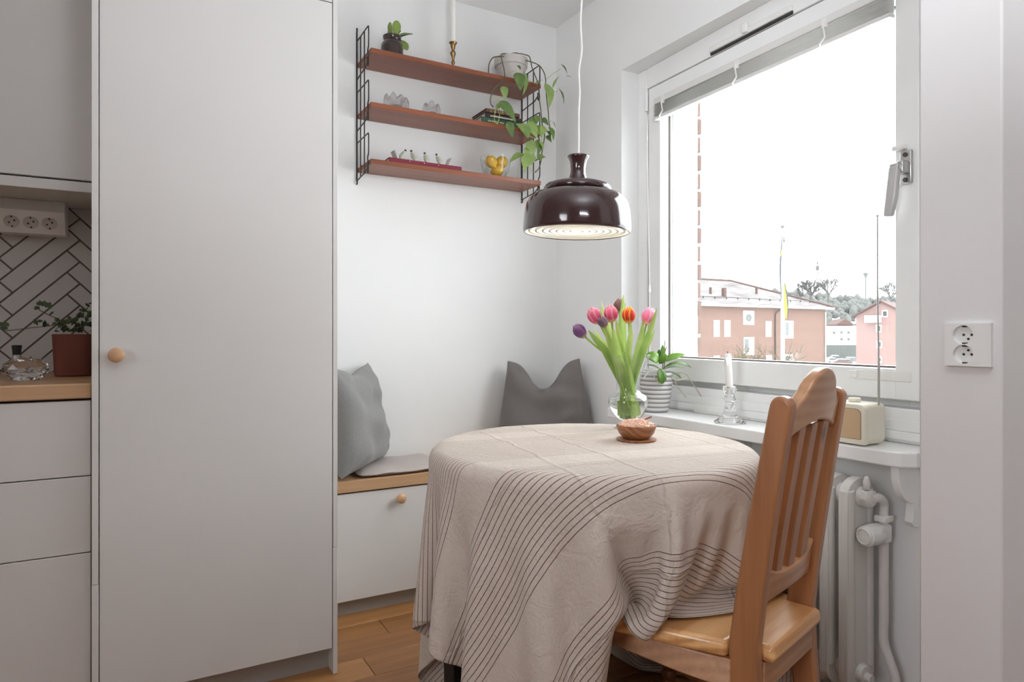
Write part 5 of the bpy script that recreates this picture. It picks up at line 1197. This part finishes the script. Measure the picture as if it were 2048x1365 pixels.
for (x0, x1, y0, y1, kind) in ((1427, 1438.5, 641, 674, 's'), (1448.5, 1460, 641, 674, 's'), (1531, 1542, 643, 674, 's'), (1486, 1507.5, 622, 650, 'r'), (1487, 1507.5, 675, 711, 'l'), (1569, 1586, 642, 677, 'l'), (1569, 1586, 709, 738, 'l'), (1532, 1543, 711, 740, 's'), (1395, 1400, 640, 677, 's'), (1427, 1438.5, 712, 744, 's')):
    a, t0 = s_of(x0); b_, t1 = s_of(x1); tm = (t0+t1)/2; z1_, z0_ = zz(y0, tm), zz(y1, tm)
    def wbox(mb, s0, s1, za, zb, o0, o1):
        c = [fac(s, z, o) for s in (s0, s1) for o in (o0, o1) for z in (za, zb)]
        return mb.add([tuple(q) for q in c], [(0, 1, 3, 2), (4, 6, 7, 5), (0, 4, 5, 1), (2, 3, 7, 6), (0, 2, 6, 4), (1, 5, 7, 3)])
    fr_ = MB(); w_ = b_-a
    if kind == 's': wbox(fr_, a, b_, z0_, z1_, -.1, .05); wf = fr_.build('window', M['extwhite'], bb, smooth=0); wbox(MB(), a+.12, b_-.12, z0_+.12, z1_-.12, .04, .055).build('pane', M['extwhite'], wf, smooth=0)
    elif kind == 'l':
        wbox(fr_, a, b_, z0_, z1_, -.1, .05); wf = fr_.build('window', M['extwhite'], bb, smooth=0)
        wbox(MB(), a+.08, a+w_*.46, z0_+.28, z1_-.16, .04, .06).build('pane', M['extpane'], wf, smooth=0)
    else:
        wbox(fr_, a, b_, z0_, z1_, -.1, .05); wf = fr_.build('window', M['extwhite'], bb, smooth=0)
        cc = fac((a+b_)/2, (z0_+z1_)/2, .05); ang = math.atan2(n.y, n.x)
        q = MB().lathe([(0, .02), (.26, .02), (.30, .05), (.34, .05), (.36, 0), (0, 0)], n=10, ax='x'); q.xform(Matrix.Translation(cc) @ Matrix.Rotation(ang, 4, 'Z')); q.build('pane', M['extpane'], wf, smooth=0)
a, t = s_of(1549.5); MB().tube([fac(a+.5, EV-.15, .45), fac(a+.05, EV-.55, .15), fac(a, EV-.8, .09), fac(a, GZ, .09)], .06, 6).build('downpipe', M['pipe'], bb)
a, t = s_of(1650); MB().tube([fac(a, EV-.4, .07), fac(a, GZ, .07)], .07, 6).build('downpipe', M['extwhite'], bb)
def roofpt(px, py):
    # picture point -> front roof slope
    dr_ = _ray(px, py); nr = (e1-e0).cross(r0-e0).normalized(); t = (e0-Vector((0, 0, EYE))).dot(nr)/dr_.dot(nr); return dr_*t+Vector((0, 0, EYE))
for (px_, py_, w_, h_) in ((1421, 588, .12, .62), (1513, 588, .12, .62)):
    p = roofpt(px_, py_); MB().tube([p-Vector((0, 0, .1)), p+Vector((0, 0, h_))], w_, 8).build('roof_pipe', M['roofred'], bb)
p = roofpt(1448, 593); MB().box(p.x-.16, p.y-.16, p.z-.3, p.x+.16, p.y+.16, p.z+.78).build('chimney', M['roofred'], bb, smooth=0)
pa, pb = roofpt(1398, 596), roofpt(1632, 606); MB().tube([pa+Vector((0, 0, .15)), pb+Vector((0, 0, .15))], .035, 5).build('snow_guard', M['pipe'], bb)
for i in range(11):
    p = pa.lerp(pb, (i+.3)/11); MB().tube([p-Vector((0, 0, .05)), p+Vector((0, 0, .17))+n*.12], .05, 5).build('guard_bracket', M['pipe'], bb)

# flagpole with its pennant hanging down
FD = 26
fp0, fp1 = at(1565.5, HY, FD), at(1565, 458, FD)
fpo = thing('flagpole', 'white flagpole with a round finial in front of the brick block', 'flagpole', (fp0.x, fp0.y, GZ))
MB().tube([(fp0.x, fp0.y, GZ), (fp0.x, fp0.y, .5), (fp1.x, fp1.y, fp1.z)], [.085, .075, .045], 12).build('pole', M['polew'], fpo)
MB().lathe([(0, 0), (.03, .02), (.09, .10), (.07, .13), (0, .14)], fp1, 12).build('finial', M['mast'], fpo)
pn = thing('pennant', 'narrow grey-blue and yellow pennant hanging limp along the flagpole', 'flag', at(1572, 640, FD))
tw = lambda px_, py_, dd=0: at(px_, py_, FD-.12+dd)
def strip(pl, pr):
    mb = MB(); k = len(pl)
    for a_, b_ in zip(pl, pr): mb.v += [tuple(tw(*a_)), tuple(tw(*b_))]
    mb.f = [(2*i, 2*i+1, 2*i+3, 2*i+2) for i in range(k-1)]; mb.m = [0]*(k-1); return mb
strip([(1564, 472), (1561, 500), (1559, 530), (1559, 555), (1561, 580), (1562, 600)], [(1565, 474), (1563.5, 502), (1562.5, 530), (1562, 555), (1563, 580), (1563, 600)]).build('blue_field', M['blue'], pn, solid=.02)
strip([(1562, 500), (1561.5, 507), (1561, 512)], [(1564, 500), (1563, 507), (1563, 512)]).build('yellow_bar', M['yellow'], pn, solid=.03)
strip([(1567, 565), (1567.5, 590), (1568, 615), (1570, 636)], [(1569, 570), (1572.5, 592), (1575, 618), (1573, 638)]).build('yellow_field', M['yellow'], pn, solid=.02)
strip([(1568, 562), (1571, 580), (1574, 600), (1575, 625)], [(1569, 563), (1573.5, 582), (1576.5, 602), (1576, 640)]).build('blue_field', M['blue'], pn, solid=.025)
strip([(1567, 474), (1567, 486)], [(1567.5, 474), (1570, 484)]).build('blue_field', M['blue'], pn, solid=.02)

# bare trees: trunk and branching twigs
def bare_tree(base, h, spread, seed, mat, label, levels=4, r0=.12, group=None, name='bare_tree', crown0=.35, tw=.62):
    rn = random.Random(seed); mb = MB(); tr_ = MB()
    top = base+Vector((0, 0, h*crown0)); tr_.tube([base, base*.5+top*.5+Vector((.05*h*rn.uniform(-1, 1)*.3, 0, 0)), top], [r0, r0*.85, r0*.7], 6)
    def grow(p, dirv, ln, r, lev):
        e = p+dirv*ln; m_ = (p+e)/2+Vector((rn.uniform(-1, 1), rn.uniform(-1, 1), rn.uniform(-.3, .8)))*ln*.08
        mb.tube([p, m_, e], [r, r*.85, r*.65], 4 if lev < 3 else 3, cap=False)
        if lev <= 0: return
        for _ in range(rn.choice((2, 3, 3))):
            q = dirv+Vector((rn.uniform(-1, 1), rn.uniform(-1, 1), rn.uniform(-.35, .75)))*.75*spread; grow(p.lerp(e, rn.uniform(.55, 1)), q.normalized(), ln*rn.uniform(.6, .82), r*.68, lev-1)
    for k in range(6):
        a = 2*PI*k/6+rn.random(); grow(base.lerp(top, rn.uniform(.75, 1)), Vector((math.cos(a)*.7*spread, math.sin(a)*.7*spread, 1)).normalized(), h*(1-crown0)*.36, r0*tw, levels)
    t = thing(name, label, 'tree', base, group=group); tr_.build('trunk', mat, t, smooth=60); mb.build('branches', mat, t, smooth=0, fix=False); return t
def ground_at(px_, f): q = at(px_, HY, f); return Vector((q.x, q.y, GZ))
bare_tree(ground_at(1450, 34), 8.5, 1.25, 3, M['bark'], 'thin bare tree in front of the brick block, left of the candle', 4, .13, crown0=.45)
bare_tree(ground_at(1520, 36), 8.5, 1.1, 6, M['bark'], 'thin bare tree before the brick block, beside the flagpole', 4, .12, crown0=.5)
q_ = at(1492, 575, 110); q_.z = GZ
bare_tree(q_, 18.5, .55, 9, M['pale_bark'], 'bare treetop rising behind the ridge of the brick block', 4, .42, crown0=.62)

# wooded hill
HD = 430
def hill(a, b):
    r_ = -60+420*a; f_ = 300+170*b; z = GZ+ (64*(b**1.1))*(.72+.28*math.sin(2.2+3.1*a)) - 8*max(0, a-.75)
    q = rf(r_, f_); return (q.x, q.y, z)
ho = MB().grid(hill, 40, 14).build('hill', M['snow'], smooth=180); ho['kind'] = 'structure'; tag(ho, 'snowy hillside rising behind the houses')
fo = MB(); rh = random.Random(4)
ico = bmesh.new(); bmesh.ops.create_icosphere(ico, subdivisions=1, radius=1); IV = [tuple(v.co) for v in ico.verts]; IF = [tuple(v.index for v in f.verts) for f in ico.faces]; ico.free()
for i in range(2300):
    a = rh.uniform(.30, 1.0); b_ = rh.random()**.8
    if b_ < .55 and rh.random() < .62: continue
    x, y, z = hill(a, b_); s_ = rh.uniform(1.3, 2.9)*(1.3 if b_ > .9 else 1)
    hh = rh.uniform(.7, 1.8)
    fo.add([(x+v[0]*s_*rh.uniform(.7, 1.2), y+v[1]*s_, z+s_*.8+v[2]*s_*hh) for v in IV], IF)
tag(fo.build('woods', M['pineforest'], smooth=180, fix=False), 'grey-green winter woods covering the snowy hillside', 'woods', kind='stuff')
def hill_z(px_, f): return at(px_, 600, f)
bare_tree(at(1622, 604, 380), 16, 1.0, 14, M['pale_bark'], 'broad bare tree on the hilltop left of the tall mast', 4, 1.0, group=None, crown0=.25)
bare_tree(at(1657, 604, 375), 17.5, 1.05, 17, M['pale_bark'], 'broad bare tree on the hilltop right of the tall mast', 4, .62, crown0=.25)
bare_tree(at(1602, 604, 385), 11, .8, 19, M['pale_bark'], 'smallest bare tree of the three on the hilltop', 3, .5, crown0=.3)
bare_tree(at(1782, 612, 240), 11, 1.0, 23, M['pale_bark'], 'pale bare tree behind the pink gable house', 4, .42, crown0=.25)
mp = at(1635, 605, 500); mt = thing('radio_mast', 'tall thin lattice radio mast standing on the wooded hill', 'mast', mp)
mm_ = MB(); top_ = at(1635, 516, 500)
for a in (0, 2.09, 4.19): mm_.tube([mp+Vector((math.cos(a)*1.0, math.sin(a)*1.0, 0)), top_+Vector((math.cos(a)*.3, math.sin(a)*.3, -3))], .26, 4)
for k in range(14):
    p = mp.lerp(top_, k/14); r_ = 1.0-.7*k/14; mm_.tube([p+Vector((r_*math.cos(q), r_*math.sin(q), 1.1*(q > 2))) for q in (0, 2.09, 4.19, 0.01)], .18, 3)
mm_.tube([top_-Vector((0, 0, 4)), top_], .3, 4); mm_.build('lattice', M['mast'], mt, smooth=0, fix=False)
p = mp.lerp(top_, .72); MB().lathe([(0, 0), (1.3, 0), (1.3, 3.2), (0, 3.2)], p, 10).build('antenna_drum', M['mast'], mt)
lp0, lp1 = at(1731.5, 600, 330), at(1731.5, 551, 330); lm = thing('light_mast', 'short mast with a cluster of floodlights on the hill', 'mast', lp0)
MB().tube([lp0, lp1], .4, 6).build('pole', M['mast'], lm); MB().lathe([(0, 0), (.4, 0), (1.2, 1.6), (1.2, 2.2), (0, 2.2)], lp1-Vector((0, 0, 1)), 8).build('floodlights', M['mast'], lm)

# pink gable house on the right
GA = rf((1712-CX)/FPX*92, 92); GB = rf((1815-CX)/FPX*88, 88)
gd, gn, gL = frame_pts(GA, GB)
if gn.dot(Vector((-SA, -CA, 0))) < 0: gn = -gn
gz = lambda py, t=91: EYE+(HY-py)/FPX*t
gp = thing('gable_house', 'pale pink gable house at the right edge of the window view', 'building', GA+Vector((0, 0, GZ)))
def gf(s_, z, o=0): p = GA+gd*s_+gn*o; return (p.x, p.y, z)
ze, za_ = gz(632), gz(606); mb = MB()
pr_ = [(0, GZ), (gL, GZ), (gL, ze), (gL*.5, za_), (0, ze)]
mb.add([gf(s, z, 0) for s, z in pr_]+[gf(s, z, -14) for s, z in pr_], [(0, 1, 2, 3, 4), (9, 8, 7, 6, 5)]+[(i, (i+1) % 5, 5+(i+1) % 5, 5+i) for i in range(5)]); mb.build('wall', M['pinkface'], gp, smooth=0)
mb = MB()
for s0, s1, z0, z1 in ((-.5, gL*.5, ze-.30, za_+.06), (gL*.5, gL+.5, za_+.06, ze-.30)):
    mb.add([gf(s0, z0, .5), gf(s1, z1, .5), gf(s1, z1, -14.5), gf(s0, z0, -14.5), gf(s0, z0+.22, .5), gf(s1, z1+.22, .5), gf(s1, z1+.22, -14.5), gf(s0, z0+.22, -14.5)], [(0, 1, 2, 3), (4, 7, 6, 5), (0, 4, 5, 1), (1, 5, 6, 2), (2, 6, 7, 3), (3, 7, 4, 0)])
mb.build('roof', M['roofred'], gp, smooth=0)
def gs(px_):
    dr_ = _ray(px_, HY); t = (GA.x*gn.x+GA.y*gn.y)/(dr_.x*gn.x+dr_.y*gn.y); q = dr_*t; return (Vector((q.x, q.y, 0))-GA).dot(gd), t
def gbox(x0, x1, y0, y1, o0, o1, name, mat, par):
    s0, t0 = gs(x0); s1, t1 = gs(x1); c = [gf(s, z, o) for s in (s0, s1) for o in (o0, o1) for z in (gz(y1, t0), gz(y0, t0))]
    return MB().add(c, [(0, 1, 3, 2), (4, 6, 7, 5), (0, 4, 5, 1), (2, 3, 7, 6), (0, 2, 6, 4), (1, 5, 7, 3)]).build(name, mat, par, smooth=0)
gbox(1733, 1763, 632, 646, -.05, 1.2, 'balcony', M['extwhite'], gp)
for x0, x1, y0, y1 in ((1764, 1776, 621, 635), (1752, 1763, 650, 665), (1753, 1764, 682, 696), (1756, 1764, 714, 726)):
    wf = gbox(x0, x1, y0, y1, -.1, .08, 'window', M['extwhite'], gp); gbox(x0+2.2, x1-2.2, y0+2.2, y1-2.2, .07, .1, 'pane', M['extpane'], wf)

# white row house, small red gabled house, fence, parked cars between the two blocks
def farbox(name, label, px0, px1, py0, f, depth, mat, roofmat, rh_, wins, cat='building', ridge=True):
    a, b_ = rf((px0-CX)/FPX*f, f), rf((px1-CX)/FPX*f, f); dd, nn, LL_ = frame_pts(a, b_)
    if nn.dot(Vector((-SA, -CA, 0))) < 0: nn = -nn
    z1_ = EYE+(HY-py0)/FPX*f; t = thing(name, label, cat, a+Vector((0, 0, GZ)))
    def p(s, z, o): q = a+dd*s+nn*o; return (q.x, q.y, z)
    mb = MB().add([p(s, z, o) for s in (0, LL_) for o in (0, -depth) for z in (GZ, z1_)], [(0, 1, 3, 2), (4, 6, 7, 5), (0, 4, 5, 1), (2, 3, 7, 6), (0, 2, 6, 4), (1, 5, 7, 3)]); mb.build('wall', mat, t, smooth=0)
    if ridge: rp = [p(-.5, z1_, .6), p(LL_+.5, z1_, .6), p(LL_+.5, z1_, -depth-.6), p(-.5, z1_, -depth-.6), p(-.5, z1_+rh_, -depth/2), p(LL_+.5, z1_+rh_, -depth/2)]; ff = [(0, 1, 5, 4), (2, 3, 4, 5), (0, 4, 3), (1, 2, 5), (0, 3, 2, 1)]
    else: rp = [p(-.6, z1_, .5), p(LL_+.6, z1_, .5), p(LL_+.6, z1_, -depth), p(-.6, z1_, -depth), p(LL_/2, z1_+rh_, .5), p(LL_/2, z1_+rh_, -depth)]; ff = [(0, 1, 4), (0, 4, 5, 3), (1, 2, 5, 4), (2, 3, 5), (0, 3, 2, 1)]
    MB().add(rp, ff).build('roof', roofmat, t, smooth=0)
    for (u, v) in wins:
        s = (u-px0)/(px1-px0)*LL_; z = EYE+(HY-v)/FPX*f; q = 2.3/FPX*f
        MB().add([p(s+i*q, z+k*q, o) for i in (-1, 1) for o in (0, .08) for k in (-1, 1)], [(0, 1, 3, 2), (4, 6, 7, 5), (0, 4, 5, 1), (2, 3, 7, 6), (0, 2, 6, 4), (1, 5, 7, 3)]).build('window', M['extpane'], t, smooth=0)
farbox('row_house', 'white two-storey row house between the brick block and pink house', 1640, 1722, 660, 215, 8, M['extwhite'], M['snow'], 1.2, [(1683, 665.5), (1697, 665.5), (1683, 679), (1697, 679), (1668, 666)])
farbox('gabled_house', 'small red gabled house with snow above the white row house', 1674, 1705, 650, 262, 9, M['roofred'], M['roofred'], 2.3, [], ridge=False)
fa, fb = at(1640, 690.5, 195), at(1722, 690.5, 195); dd_, nn_, LL_ = frame_pts(fa, fb)
fn_ = thing('fence', 'long grey-green board fence below the white row house', 'fence', (fa.x, fa.y, GZ))
for i in range(12):
    p0, p1 = fa.lerp(fb, i/12+.001), fa.lerp(fb, (i+1)/12-.001); MB().add([(q.x+nn_.x*o, q.y+nn_.y*o, z) for q in (p0, p1) for o in (0, .12) for z in (GZ, fa.z)], [(0, 1, 3, 2), (4, 6, 7, 5), (0, 4, 5, 1), (2, 3, 7, 6), (0, 2, 6, 4), (1, 5, 7, 3)]).build('panel', M['fence'], fn_, smooth=0)
def car(px_, f, rz, paint, label, snow=True):
    q = ground_at(px_, f); t = thing('parked_car', label, 'car', q, rz, group='cars parked in the snow')
    body = [(-2.1, .35), (2.1, .35), (2.15, .75), (1.9, .85), (.95, .92), (.45, 1.38), (-1.0, 1.42), (-1.7, .95), (-2.15, .85)]
    MB().prism(body, 'y', -.85, .85).build('body', paint, t, local=True, bevel=.06)
    for x in (-1.3, 1.3):
        for y_ in (-.8, .8): MB().lathe([(0, -.1), (.31, -.1), (.31, .1), (0, .1)], (x, y_, .31), 14, 'y').build('wheel', M['card'], t, local=True)
    MB().prism([(-.95, 1.43), (.4, 1.39), (.3, 1.52), (-.85, 1.55)], 'y', -.8, .8).build('snow_cap', M['snow'], t, local=True, bevel=.03)
    MB().prism([(-1.55, .97), (.86, .95), (.42, 1.33), (-1.0, 1.37)], 'y', -.865, .865).build('side_windows', M['extpane'], t, local=True)
ca_ = math.atan2(-SA, CA)
car(1664, 168, ca_+.2, M['carp'], 'pale car under snow nearest the brick block'); car(1684, 160, ca_-.1, M['carr'], 'dull red car in the middle of the snowy car park'); car(1703, 172, ca_+.5, M['card'], 'dark car closest to the pink gable house'); car(1672, 185, ca_, M['card'], 'dark car at the back of the snowy car park')
